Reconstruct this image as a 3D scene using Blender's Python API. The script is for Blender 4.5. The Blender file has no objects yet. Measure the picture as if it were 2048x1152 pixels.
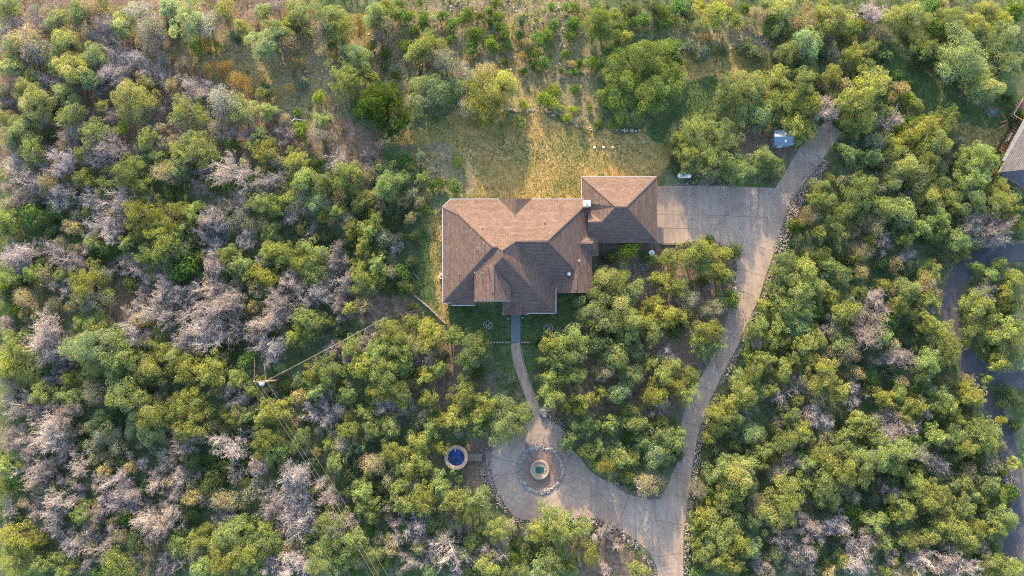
import bpy, bmesh, math, random
import numpy as np
from mathutils import Vector, Matrix
from mathutils.geometry import tessellate_polygon

random.seed(7)
rng = np.random.default_rng(11)
R = math.radians
SC = bpy.context.scene
COL = SC.collection

# ------------------------------------------------------------------ camera
TILT = R(6.6)
FPX = 1360.0                       # focal length in photo pixels (2048 wide)
CAM_H = 136.0 * math.cos(TILT)
CAM_Y = -136.0 * math.sin(TILT)
cam_d = bpy.data.cameras.new("camera")
cam = bpy.data.objects.new("camera", cam_d)
COL.objects.link(cam)
cam.location = (0, CAM_Y, CAM_H)
cam.rotation_euler = (TILT, 0, 0)
cam_d.sensor_width = 36.0
cam_d.lens = 36.0 * FPX / 2048.0
cam_d.clip_start = 0.5
cam_d.clip_end = 5000
SC.camera = cam

# ------------------------------------------------------------------ light
SUN_ELEV = R(16)
SUN_DIR = Vector((-0.165, 1.0, 0)).normalized() * math.cos(SUN_ELEV) + Vector((0, 0, math.sin(SUN_ELEV)))
world = bpy.data.worlds.new("World")
SC.world = world
world.use_nodes = True
wn = world.node_tree
bg = wn.nodes["Background"]
sky = wn.nodes.new("ShaderNodeTexSky")
sky.sky_type = 'NISHITA'
sky.sun_disc = False
sky.sun_elevation = SUN_ELEV
sky.sun_rotation = math.atan2(SUN_DIR.x, SUN_DIR.y)
sky.air_density = 1.0
sky.dust_density = 2.0
wn.links.new(sky.outputs[0], bg.inputs[0])
bg.inputs[1].default_value = 0.15
sun_d = bpy.data.lights.new("sun", 'SUN')
sun_d.energy = 3.2
sun_d.angle = R(0.6)
sun_d.color = (1.0, 0.73, 0.43)
sun = bpy.data.objects.new("sun", sun_d)
COL.objects.link(sun)
sun.rotation_euler = SUN_DIR.to_track_quat('Z', 'Y').to_euler()
sun.location = (0, 60, 80)
SC.view_settings.view_transform = 'Standard'
SC.view_settings.look = 'None'
SC.view_settings.gamma = 1.0
SC.view_settings.use_curve_mapping = False
SC.view_settings.exposure = 2.28
try:
    SC.cycles.use_denoising = False
    SC.cycles.filter_width = 1.1
    SC.cycles.sample_clamp_indirect = 3.0
    SC.cycles.max_bounces = 5
    SC.cycles.diffuse_bounces = 4
    SC.cycles.transmission_bounces = 3
    SC.cycles.transparent_max_bounces = 4
except Exception:
    pass

CT, ST = math.cos(TILT), math.sin(TILT)


def W(px, py, z=0.0):
    """photo pixel -> world point at height z (measuring the place from the photograph)"""
    dx = (px - 1024.0) / FPX
    dy = (576.0 - py) / FPX
    wy = dy * CT + ST
    wz = dy * ST - CT
    t = (z - CAM_H) / wz
    return Vector((dx * t, CAM_Y + wy * t, z))


def W2(px, py, z=0.0):
    v = W(px, py, z)
    return (v.x, v.y)


# ------------------------------------------------------------------ helpers
def tag(o, label=None, cat=None, group=None, kind=None):
    if label: o['label'] = label
    if cat: o['category'] = cat
    if group: o['group'] = group
    if kind: o['kind'] = kind
    return o


def empty(name, loc, rz=0, parent=None):
    o = bpy.data.objects.new(name, None)
    COL.objects.link(o)
    o.location = loc
    o.rotation_euler = (0, 0, rz)
    o.parent = parent
    return o


def link(name, me, mats, parent=None, loc=None):
    o = bpy.data.objects.new(name, me)
    for m in (mats if isinstance(mats, (list, tuple)) else [mats]):
        me.materials.append(m)
    COL.objects.link(o)
    if loc is not None: o.location = loc
    o.parent = parent
    return o


class MB:
    """collects shapes into one mesh"""
    def __init__(self):
        self.bm = bmesh.new()

    def poly(self, pts, mi=0):
        vs = [self.bm.verts.new(p) for p in pts]
        try:
            f = self.bm.faces.new(vs)
            f.material_index = mi
            return f
        except ValueError:
            return None

    def prism(self, pts, dz, mi=0, side=None):
        """pts: top polygon (3D); extruded down by dz"""
        top = [self.bm.verts.new(p) for p in pts]
        bot = [self.bm.verts.new((p[0], p[1], p[2] - dz)) for p in pts]
        side = mi if side is None else side
        fs = []
        n = len(pts)
        for t in tessellate_polygon([[Vector((p[0], p[1], 0)) for p in pts]]):
            A, B, C = (Vector(pts[i]) for i in t)
            if (B - A).cross(C - A).z < 0: t = (t[0], t[2], t[1])
            f = self.bm.faces.new([top[i] for i in t]); f.material_index = mi; fs.append(f)
            f = self.bm.faces.new([bot[i] for i in (t[0], t[2], t[1])]); f.material_index = side
        for i in range(n):
            f = self.bm.faces.new((top[i], bot[i], bot[(i + 1) % n], top[(i + 1) % n]))
            f.material_index = side
        return fs

    def box(self, c, s, rz=0, mi=0, rot=None):
        m = Matrix.Translation(c) @ (rot if rot is not None else Matrix.Rotation(rz, 4, 'Z')) @ Matrix.Diagonal((s[0], s[1], s[2], 1))
        r = bmesh.ops.create_cube(self.bm, size=1, matrix=m)
        for v in r['verts']:
            for f in v.link_faces: f.material_index = mi

    def bar(self, a, b, w, h=None, mi=0):
        a, b = Vector(a), Vector(b)
        d = b - a
        L = d.length
        if L < 1e-6: return
        q = d.to_track_quat('X', 'Z').to_matrix().to_4x4()
        m = Matrix.Translation((a + b) / 2) @ q @ Matrix.Diagonal((L, w, h or w, 1))
        r = bmesh.ops.create_cube(self.bm, size=1, matrix=m)
        for v in r['verts']:
            for f in v.link_faces: f.material_index = mi

    def tube(self, a, b, r0, r1=None, seg=12, mi=0, caps=True):
        a, b = Vector(a), Vector(b)
        d = b - a
        q = d.to_track_quat('Z', 'Y').to_matrix().to_4x4()
        m = Matrix.Translation((a + b) / 2) @ q
        r = bmesh.ops.create_cone(self.bm, cap_ends=caps, segments=seg, radius1=r0, radius2=r0 if r1 is None else r1, depth=d.length, matrix=m)
        for v in r['verts']:
            for f in v.link_faces: f.material_index = mi

    def lathe(self, prof, c=(0, 0, 0), seg=40, mi=0, jit=0.0):
        rings = []
        for r, z in prof:
            ring = []
            for i in range(seg):
                a = 2 * math.pi * i / seg
                rr = r * (1 + random.uniform(-jit, jit))
                ring.append(self.bm.verts.new((c[0] + rr * math.cos(a), c[1] + rr * math.sin(a), c[2] + z)))
            rings.append(ring)
        for k in range(len(rings) - 1):
            for i in range(seg):
                j = (i + 1) % seg
                f = self.bm.faces.new((rings[k][i], rings[k][j], rings[k + 1][j], rings[k + 1][i]))
                f.material_index = mi
        return rings

    def rock(self, c, s, mi=0, rz=0, sub=1):
        m = Matrix.Translation(c) @ Matrix.Rotation(rz, 4, 'Z') @ Matrix.Diagonal((s[0], s[1], s[2], 1))
        r = bmesh.ops.create_icosphere(self.bm, subdivisions=sub, radius=0.5, matrix=m)
        cc = Vector(c)
        for v in r['verts']:
            v.co = cc + (v.co - cc) * random.uniform(0.74, 1.14)
            for f in v.link_faces: f.material_index = mi

    def build(self, name, mats, parent=None, smooth=False, loc=None):
        me = bpy.data.meshes.new(name)
        self.bm.normal_update()
        self.bm.to_mesh(me)
        self.bm.free()
        if smooth:
            for p in me.polygons: p.use_smooth = True
        return link(name, me, mats, parent, loc)


# ------------------------------------------------------------------ materials
def mat(name, rough=0.85, spec=0.2):
    m = bpy.data.materials.new(name)
    m.use_nodes = True
    nt = m.node_tree
    b = nt.nodes["Principled BSDF"]
    b.inputs["Roughness"].default_value = rough
    b.inputs["Specular IOR Level"].default_value = spec
    return m, nt, b


def nd(nt, t, **kw):
    n = nt.nodes.new(t)
    for k, v in kw.items():
        if k in n.inputs.keys():
            n.inputs[k].default_value = v
        else:
            setattr(n, k, v)
    return n


def ramp(nt, fac, stops):
    r = nt.nodes.new("ShaderNodeValToRGB")
    el = r.color_ramp.elements
    while len(el) < len(stops): el.new(0.5)
    for e, (p, c) in zip(el, stops):
        e.position = p
        e.color = (c[0], c[1], c[2], 1) if not isinstance(c, (int, float)) else (c, c, c, 1)
    nt.links.new(fac, r.inputs[0])
    return r.outputs[0]


def mix(nt, fac, a, b, mode='MIX'):
    n = nt.nodes.new("ShaderNodeMix")
    n.data_type = 'RGBA'
    n.blend_type = mode
    for sock, val in ((n.inputs[0], fac), (n.inputs[6], a), (n.inputs[7], b)):
        if hasattr(val, 'links') or hasattr(val, 'is_output'):
            nt.links.new(val, sock)
        else:
            sock.default_value = (val if isinstance(val, (int, float)) else (val[0], val[1], val[2], 1))
    return n.outputs[2]


def math_n(nt, op, a, b=0.0, clamp=False):
    n = nt.nodes.new("ShaderNodeMath")
    n.operation = op
    n.use_clamp = clamp
    for s, v in ((n.inputs[0], a), (n.inputs[1], b)):
        if isinstance(v, (int, float)): s.default_value = v
        else: nt.links.new(v, s)
    return n.outputs[0]


def noise(nt, vec, scale, detail=4, rough=0.6, dist=0.0):
    n = nd(nt, "ShaderNodeTexNoise", Scale=scale, Detail=detail, Roughness=rough, Distortion=dist)
    nt.links.new(vec, n.inputs["Vector"])
    return n.outputs["Fac"]


def geo_pos(nt):
    return nt.nodes.new("ShaderNodeNewGeometry").outputs["Position"]


def obj_pos(nt):
    return nt.nodes.new("ShaderNodeTexCoord").outputs["Object"]


def bump(nt, b, h, dist=0.05, strength=0.6):
    n = nd(nt, "ShaderNodeBump", Strength=strength, Distance=dist)
    nt.links.new(h, n.inputs["Height"])
    nt.links.new(n.outputs[0], b.inputs["Normal"])


def simple(name, c, rough=0.8, spec=0.25, var=0.25, scale=6, bmp=0.0, metal=0.0):
    m, nt, b = mat(name, rough, spec)
    p = obj_pos(nt)
    f = noise(nt, p, scale, 5)
    lo = [x * (1 - var) for x in c]
    hi = [min(1, x * (1 + var)) for x in c]
    nt.links.new(ramp(nt, f, [(0.3, lo), (0.7, hi)]), b.inputs["Base Color"])
    b.inputs["Metallic"].default_value = metal
    if bmp: bump(nt, b, f, bmp)
    return m


def leaf_mat(name, transl=0.25):
    m = bpy.data.materials.new(name)
    m.use_nodes = True
    nt = m.node_tree
    nt.nodes.clear()
    out = nt.nodes.new("ShaderNodeOutputMaterial")
    oi = nt.nodes.new("ShaderNodeObjectInfo")
    at = nt.nodes.new("ShaderNodeAttribute"); at.attribute_name = "tint"
    c = mix(nt, 1.0, oi.outputs["Color"], at.outputs["Color"], 'MULTIPLY')
    d = nt.nodes.new("ShaderNodeBsdfDiffuse")
    t = nt.nodes.new("ShaderNodeBsdfTranslucent")
    nt.links.new(c, d.inputs[0])
    tc = mix(nt, 1.0, c, (1.15, 1.2, 0.6), 'MULTIPLY')
    nt.links.new(tc, t.inputs[0])
    s = nt.nodes.new("ShaderNodeMixShader"); s.inputs[0].default_value = transl
    nt.links.new(d.outputs[0], s.inputs[1]); nt.links.new(t.outputs[0], s.inputs[2])
    nt.links.new(s.outputs[0], out.inputs[0])
    return m


M = {}
M['leaf'] = leaf_mat("leaf", 0.42)
M['twig'] = leaf_mat("twig_bark", 0.0)
M['bark'] = simple("bark", (0.13, 0.10, 0.08), 0.95, 0.1, 0.35, 9, 0.03)
M['fascia'] = simple("fascia_paint", (0.38, 0.36, 0.35), 0.6, 0.3, 0.08, 3)
M['stone_wall'] = simple("limestone_wall", (0.40, 0.34, 0.27), 0.9, 0.2, 0.3, 4, 0.03)
M['glass'] = simple("window_glass", (0.03, 0.04, 0.05), 0.08, 0.6, 0.1)
M['white'] = simple("white_paint", (0.78, 0.78, 0.77), 0.4, 0.4, 0.05, 3)
M['metal'] = simple("galvanised_metal", (0.55, 0.58, 0.60), 0.4, 0.5, 0.12, 3, 0, 0.5)
M['dark'] = simple("dark_metal", (0.05, 0.05, 0.055), 0.6, 0.3, 0.2)
M['rock'] = simple("limestone_rock", (0.27, 0.25, 0.23), 0.95, 0.1, 0.35, 3.0, 0.05)
M['rock_blue'] = simple("blue_grey_boulder", (0.18, 0.195, 0.205), 0.9, 0.15, 0.3, 2.0, 0.06)
M['wood'] = simple("weathered_wood", (0.16, 0.13, 0.115), 0.9, 0.15, 0.3, 7, 0.02)
M['deck'] = simple("brown_deck_board", (0.17, 0.10, 0.075), 0.85, 0.15, 0.3, 6, 0.01)
M['rail'] = simple("pale_brown_rail", (0.42, 0.30, 0.24), 0.8, 0.2, 0.15, 5)
M['pole'] = simple("pole_wood", (0.27, 0.19, 0.13), 0.9, 0.15, 0.25, 5)
M['wire'] = simple("wire_aluminium", (0.30, 0.26, 0.22), 0.55, 0.4, 0.05)
M['teal'] = simple("teal_water", (0.012, 0.06, 0.055), 0.35, 0.4, 0.3, 2)
M['door'] = simple("garage_door_paint", (0.38, 0.33, 0.28), 0.7, 0.3, 0.1, 2)


def shingle_mat(name, base, dark):
    m, nt, b = mat(name, 0.92, 0.12)
    uv = nt.nodes.new("ShaderNodeUVMap").outputs[0]
    br = nt.nodes.new("ShaderNodeTexBrick")
    br.inputs["Scale"].default_value = 1.0
    br.inputs["Brick Width"].default_value = 0.62
    br.inputs["Row Height"].default_value = 0.30
    br.inputs["Mortar Size"].default_value = 0.035
    br.inputs["Mortar Smooth"].default_value = 0.4
    br.inputs["Bias"].default_value = -0.1
    br.inputs["Color1"].default_value = (*[min(1, x * 1.22) for x in base], 1)
    br.inputs["Color2"].default_value = (*[x * 0.80 for x in base], 1)
    br.inputs["Mortar"].default_value = (*dark, 1)
    nt.links.new(uv, br.inputs["Vector"])
    f = noise(nt, uv, 0.35, 4)
    v = ramp(nt, f, [(0.3, 0.86), (0.7, 1.1)])
    f2 = noise(nt, uv, 3.5, 3, 0.7)
    v2 = ramp(nt, f2, [(0.3, 0.86), (0.7, 1.12)])
    c = mix(nt, 1.0, br.outputs["Color"], v, 'MULTIPLY')
    c = mix(nt, 1.0, c, v2, 'MULTIPLY')
    nt.links.new(c, b.inputs["Base Color"])
    bump(nt, b, br.outputs["Fac"], -0.012, 0.5)
    return m


M['shingle'] = shingle_mat("brown_shingle", (0.117, 0.084, 0.074), (0.060, 0.043, 0.040))
M['shingle_grey'] = shingle_mat("grey_shingle", (0.10, 0.10, 0.115), (0.04, 0.04, 0.05))
M['ridge'] = simple("ridge_shingle", (0.115, 0.086, 0.078), 0.9, 0.1, 0.2, 4)


def concrete_mat(name, radial=False):
    m, nt, b = mat(name, 0.9, 0.15)
    p = obj_pos(nt)
    f1 = noise(nt, p, 0.09, 5, 0.6, 0.6)
    f2 = noise(nt, p, 1.3, 6, 0.75)
    col = ramp(nt, f1, [(0.34, (0.210, 0.164, 0.134)), (0.52, (0.266, 0.212, 0.174)), (0.68, (0.316, 0.255, 0.210))])
    v = ramp(nt, f2, [(0.3, 0.80), (0.7, 1.16)])
    col = mix(nt, 1.0, col, v, 'MULTIPLY')
    if radial:      # broom finish swept round the fountain
        ln = nt.nodes.new("ShaderNodeVectorMath"); ln.operation = 'LENGTH'
        nt.links.new(p, ln.inputs[0])
        cb = nt.nodes.new("ShaderNodeCombineXYZ")
        nt.links.new(ln.outputs["Value"], cb.inputs[0])
        f3 = noise(nt, cb.outputs[0], 1.6, 6, 0.8)
    else:           # tyre-worn streaks
        mp = nd(nt, "ShaderNodeMapping")
        mp.inputs["Scale"].default_value = (1.0, 0.07, 1.0)
        mp.inputs["Rotation"].default_value = (0, 0, R(14))
        nt.links.new(p, mp.inputs[0])
        f3 = noise(nt, mp.outputs[0], 1.1, 5, 0.7, 0.5)
    col = mix(nt, 1.0, col, ramp(nt, f3, [(0.32, 0.84), (0.66, 1.16)]), 'MULTIPLY')
    f4 = noise(nt, p, 0.45, 3, 0.6, 1.2)
    col = mix(nt, ramp(nt, f4, [(0.60, 0.0), (0.74, 0.35)]), col, (0.12, 0.105, 0.10))
    vo = nd(nt, "ShaderNodeTexVoronoi", Scale=0.13); vo.feature = 'DISTANCE_TO_EDGE'
    wp = nt.nodes.new("ShaderNodeVectorMath"); wp.operation = 'ADD'
    nz = nd(nt, "ShaderNodeTexNoise", Scale=0.5, Detail=5.0)
    nt.links.new(p, nz.inputs["Vector"]); nt.links.new(p, wp.inputs[0]); nt.links.new(nz.outputs["Color"], wp.inputs[1])
    nt.links.new(wp.outputs[0], vo.inputs["Vector"])
    col = mix(nt, ramp(nt, vo.outputs["Distance"], [(0.0, 0.55), (0.009, 0.0)]), col, (0.10, 0.085, 0.075))     # hairline cracks
    for sc_, rt in ((0.16, 0.0), (0.11, 1.3)):      # curving pale tyre scuffs
        f5 = noise(nt, p, sc_, 1, 0.3, 0.4 + rt)
        ln_ = math_n(nt, 'ABSOLUTE', math_n(nt, 'SUBTRACT', math_n(nt, 'FRACT', math_n(nt, 'MULTIPLY', f5, 9.0)), 0.5))
        msk = math_n(nt, 'MULTIPLY', ramp(nt, ln_, [(0.0, 0.8), (0.035, 0.0)]), ramp(nt, f4, [(0.42, 0.0), (0.58, 0.7)]))
        col = mix(nt, msk, col, (0.46, 0.41, 0.37))
    nt.links.new(col, b.inputs["Base Color"])
    bump(nt, b, f2, 0.01, 0.3)
    return m


M['concrete'] = concrete_mat("driveway_concrete")
M['concrete_ring'] = concrete_mat("driveway_concrete_ring", True)
M['joint'] = simple("joint_dirt", (0.10, 0.088, 0.08), 0.95, 0.1, 0.2)
M['slate'] = simple("blue_grey_flagstone", (0.12, 0.14, 0.16), 0.8, 0.2, 0.2, 2)
M['asphalt'] = None
m, nt, b = mat("grey_gravel_road", 0.95, 0.1)
p = geo_pos(nt)
f = noise(nt, p, 0.5, 6, 0.7); f2 = noise(nt, p, 6, 4, 0.8)
c = ramp(nt, f, [(0.3, (0.05, 0.052, 0.065)), (0.7, (0.09, 0.09, 0.105))])
c = mix(nt, 1.0, c, ramp(nt, f2, [(0.3, 0.7), (0.7, 1.3)]), 'MULTIPLY')
nt.links.new(c, b.inputs["Base Color"]); bump(nt, b, f2, 0.03)
M['asphalt'] = m
m, nt, b = mat("reddish_mulch", 0.95, 0.05)
p = geo_pos(nt)
f = noise(nt, p, 5, 5, 0.8); f2 = noise(nt, p, 0.8, 3)
c = ramp(nt, f, [(0.25, (0.095, 0.065, 0.055)), (0.5, (0.17, 0.125, 0.108)), (0.75, (0.26, 0.21, 0.19))])
c = mix(nt, 1.0, c, ramp(nt, f2, [(0.3, 0.8), (0.7, 1.2)]), 'MULTIPLY')
nt.links.new(c, b.inputs["Base Color"]); bump(nt, b, f, 0.05)
M['mulch'] = m
m, nt, b = mat("blue_tank_water", 0.12, 0.5)
p = obj_pos(nt)
f = noise(nt, p, 0.7, 3)
c = ramp(nt, f, [(0.42, (0.004, 0.008, 0.05)), (0.66, (0.01, 0.05, 0.22))])
nt.links.new(c, b.inputs["Base Color"])
M['navy'] = m
m, nt, b = mat("blue_metal_roof", 0.35, 0.5)
p = obj_pos(nt)
wv = nd(nt, "ShaderNodeTexWave", Scale=1.6); wv.bands_direction = 'X'
nt.links.new(p, wv.inputs["Vector"])
c = ramp(nt, wv.outputs["Fac"], [(0.0, (0.07, 0.12, 0.17)), (0.9, (0.14, 0.21, 0.29))])
nt.links.new(c, b.inputs["Base Color"]); bump(nt, b, wv.outputs["Fac"], 0.03)
M['blue_roof'] = m

# ------------------------------------------------------------------ traced outlines of the ground surfaces (photo pixels at ground level)
DRIVE = [(1314, 372), (1420, 371), (1551, 376), (1573, 340), (1600, 293), (1630, 262), (1653, 241), (1684, 265), (1660, 297), (1638, 328), (1610, 363), (1578, 405),
         (1568, 439), (1550, 500), (1532, 551), (1517, 600), (1497, 640), (1474, 694), (1444, 751), (1420, 801), (1407, 835), (1394, 878), (1387, 918),
         (1380, 968), (1374, 1018), (1367, 1068), (1366, 1130), (1367, 1175), (1320, 1175), (1314, 1135), (1301, 1108), (1271, 1078), (1231, 1055), (1197, 1038), (1157, 1033), (1120, 1040),
         (1078, 1046), (1150, 985), (1165, 930), (1204, 958), (1224, 967), (1254, 988), (1291, 999), (1320, 998), (1337, 965), (1352, 930), (1358, 890), (1362, 850),
         (1371, 811), (1385, 785), (1407, 745), (1430, 705), (1445, 670), (1455, 630), (1468, 590), (1474, 540), (1472, 517), (1455, 497), (1420, 484), (1384, 483), (1361, 487), (1314, 487)]
RING = [(1068, 834), (1050, 850), (1020, 866), (998, 878), (986, 895), (981, 925), (984, 950), (990, 970), (1009, 1008), (1026, 1030), (1044, 1037), (1078, 1046), (1120, 1041), (1157, 1034),
        (1180, 1000), (1178, 940), (1161, 915), (1137, 891), (1124, 855), (1095, 838), (1074, 831)]
ROAD = [[(2100, 500), (2040, 505), (1985, 510), (1940, 530), (1915, 560), (1902, 600), (1900, 640), (1912, 680), (1932, 715), (1945, 750), (1965, 790), (1990, 830), (2008, 870), (2022, 930), (2030, 990), (2034, 1040), (2026, 1100), (2020, 1180)],
        [(1945, 728), (1985, 752), (2060, 760), (2110, 762)]]
PATH = [(1031, 686), (1036, 720), (1047, 755), (1060, 790), (1072, 820), (1080, 842)]


def ribbon(pts, w):
    """centre line (world 2D) -> outline"""
    out_l, out_r = [], []
    n = len(pts)
    for i, p_ in enumerate(pts):
        a = Vector(pts[max(0, i - 1)]); c_ = Vector(pts[min(n - 1, i + 1)])
        d = (c_ - a).normalized()
        nn = Vector((-d.y, d.x))
        ww = w[i] if isinstance(w, (list, tuple)) else w
        out_l.append(Vector(p_) + nn * ww / 2); out_r.append(Vector(p_) - nn * ww / 2)
    return [(v.x, v.y) for v in out_l + out_r[::-1]]


def smooth_line(pts, k=4):
    out = []
    n = len(pts)
    for i in range(n - 1):
        p0, p1, p2, p3 = (Vector(pts[max(0, i - 1)]), Vector(pts[i]), Vector(pts[i + 1]), Vector(pts[min(n - 1, i + 2)]))
        for j in range(k):
            t = j / k
            out.append(tuple(0.5 * ((2 * p1) + (-p0 + p2) * t + (2 * p0 - 5 * p1 + 4 * p2 - p3) * t * t + (-p0 + 3 * p1 - 3 * p2 + p3) * t ** 3)))
    out.append(tuple(pts[-1]))
    return out


drive_w = [W2(*p_) for p_ in DRIVE]
ring_w = [W2(*p_) for p_ in RING]
road_w = [ribbon(smooth_line([W2(*p_) for p_ in L_]), 3.6) for L_ in ROAD]
path_w = ribbon(smooth_line([W2(*p_) for p_ in PATH]), 1.75)
slab_w = [W2(1022, 622), W2(1041, 622), W2(1041, 685), W2(1022, 685)]
TRAIL = [(1118, -20), (1121, 20), (1118, 60), (1116, 110), (1121, 160), (1127, 205), (1131, 236)]
trail_w = ribbon(smooth_line([W2(*p_) for p_ in TRAIL]), 1.3)
HOUSE = [W2(*p_) for p_ in [(885, 398), (1183, 398), (1163, 354), (1313, 354), (1313, 487), (1185, 487), (1185, 588), (1112, 628), (1006, 630), (885, 610)]]


def inside(poly, X, Y):
    P = np.array(poly)
    r = np.zeros(X.shape, bool)
    j = len(P) - 1
    for i in range(len(P)):
        xi, yi = P[i]; xj, yj = P[j]
        c_ = ((yi > Y) != (yj > Y)) & (X < (xj - xi) * (Y - yi) / ((yj - yi) + 1e-12) + xi)
        r ^= c_
        j = i
    return r


ZONES = {
    'lawn': [
        [(760, 300), (830, 262), (905, 222), (1010, 222), (1090, 224), (1120, 238), (1200, 265), (1290, 264), (1335, 330), (1322, 374), (1313, 354), (1163, 354), (1160, 400), (900, 400), (955, 385), (945, 320), (900, 285)],
        [(850, 430), (885, 418), (886, 600), (1110, 600), (1190, 560), (1185, 600), (1150, 650), (1083, 686), (975, 686), (935, 668), (890, 648), (826, 588), (822, 520)],
        [(1372, 115), (1440, 95), (1530, 95), (1545, 140), (1440, 165), (1430, 230), (1345, 245), (1335, 330), (1290, 262), (1365, 205)],
        [(1740, 70), (1800, 90), (1860, 150), (1930, 210), (1990, 215), (2015, 240), (2000, 300), (1950, 300), (1900, 250), (1830, 200), (1770, 160)],
        [(970, 686), (1083, 686), (1100, 760), (1060, 760), (1040, 720), (1010, 760), (985, 720)],
    ],
    'green': [
        [(886, 604), (1110, 604), (1160, 590), (1150, 650), (1083, 686), (1100, 760), (1060, 760), (1040, 720), (1010, 760), (985, 720), (975, 686), (935, 668), (905, 655)],
        [(826, 440), (860, 440), (868, 540), (880, 620), (892, 648), (858, 620), (826, 588)],
        [(1740, 60), (1860, 150), (1930, 200), (1990, 215), (2015, 240), (1990, 262), (1935, 250), (1850, 240), (1770, 160)],
        [(1290, 262), (1365, 205), (1372, 160), (1440, 150), (1430, 240), (1345, 245), (1330, 300)],
        [(70, 440), (180, 430), (200, 480), (100, 510), (30, 500)], [(420, 860), (520, 830), (500, 980), (380, 1000)],
    ],
    'rock': [
        [(330, 60), (430, 55), (520, 60), (620, 80), (700, 60), (790, -10), (1180, -10), (1185, 150), (1200, 258), (1110, 228), (1010, 215), (950, 150), (840, 150), (800, 190), (700, 200), (640, 262), (560, 225), (520, 170), (420, 150)],
        [(760, 270), (900, 260), (960, 300), (955, 385), (880, 385), (840, 330)],
        [(1345, 60), (1500, 50), (1560, 100), (1380, 110), (1360, 160), (1345, 120)],
        [(1560, 435), (1580, 405), (1640, 325), (1650, 350), (1600, 420), (1575, 480)],
    ],
    'dry': [
        [(330, 90), (470, 90), (560, 60), (620, 90), (600, 190), (560, 230), (500, 160), (420, 140), (360, 140)],
        [(690, 30), (740, 20), (730, 90), (690, 90)],
        [(870, 425), (884, 425), (886, 560), (900, 655), (870, 640), (866, 520)],
        [(1000, 20), (1080, 20), (1110, 200), (1040, 210), (990, 150)],
    ],
    'soil': [
        [(-60, -60), (620, -60), (640, 60), (560, 330), (300, 300), (-60, 330)],
        [(1186, 488), (1384, 488), (1470, 520), (1470, 590), (1440, 680), (1390, 780), (1350, 830), (1240, 830), (1130, 840), (1100, 820), (1150, 700), (1200, 600), (1190, 560)],
        [(860, 650), (940, 680), (975, 720), (960, 800), (880, 830), (850, 760)],
        [(1480, 250), (1600, 290), (1570, 330), (1480, 310)],
        [(930, 870), (990, 880), (985, 960), (1010, 1020), (960, 1010), (930, 950)],
        [(1160, 1040), (1200, 1045), (1300, 1120), (1310, 1160), (1180, 1160), (1150, 1100)],
        [(200, 570), (280, 570), (250, 660), (200, 650)],
        [(380, 120), (760, 260), (770, 330), (700, 350), (600, 300)],
        [(680, 590), (830, 590), (840, 640), (700, 640)],
    ],
}


def to_world(z): return [[W2(*q) for q in pl] for pl in z]


ZW = {k: to_world(v) for k, v in ZONES.items()}


def in_any(polys, X, Y):
    r = np.zeros(X.shape, bool)
    for q in polys: r |= inside(q, X, Y)
    return r


def blur(a, k):
    for _ in range(2):
        for ax in (0, 1):
            c_ = np.cumsum(np.concatenate([np.repeat(a.take([0], ax), k + 1, ax), a, np.repeat(a.take([-1], ax), k, ax)], ax), ax)
            n = a.shape[ax]
            a = (c_.take(range(2 * k + 1, 2 * k + 1 + n), ax) - c_.take(range(0, n), ax)) / (2 * k + 1)
    return a


def vnoise(X, Y, s, seed):
    r_ = np.random.default_rng(seed)
    G = r_.random((256, 256))
    x = X / s + 1000.3; y = Y / s + 1000.7
    xi = np.floor(x).astype(int); yi = np.floor(y).astype(int)
    fx = x - xi; fy = y - yi
    fx = fx * fx * (3 - 2 * fx); fy = fy * fy * (3 - 2 * fy)
    g = lambda a, b_: G[a % 256, b_ % 256]
    return (g(xi, yi) * (1 - fx) + g(xi + 1, yi) * fx) * (1 - fy) + (g(xi, yi + 1) * (1 - fx) + g(xi + 1, yi + 1) * fx) * fy


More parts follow.
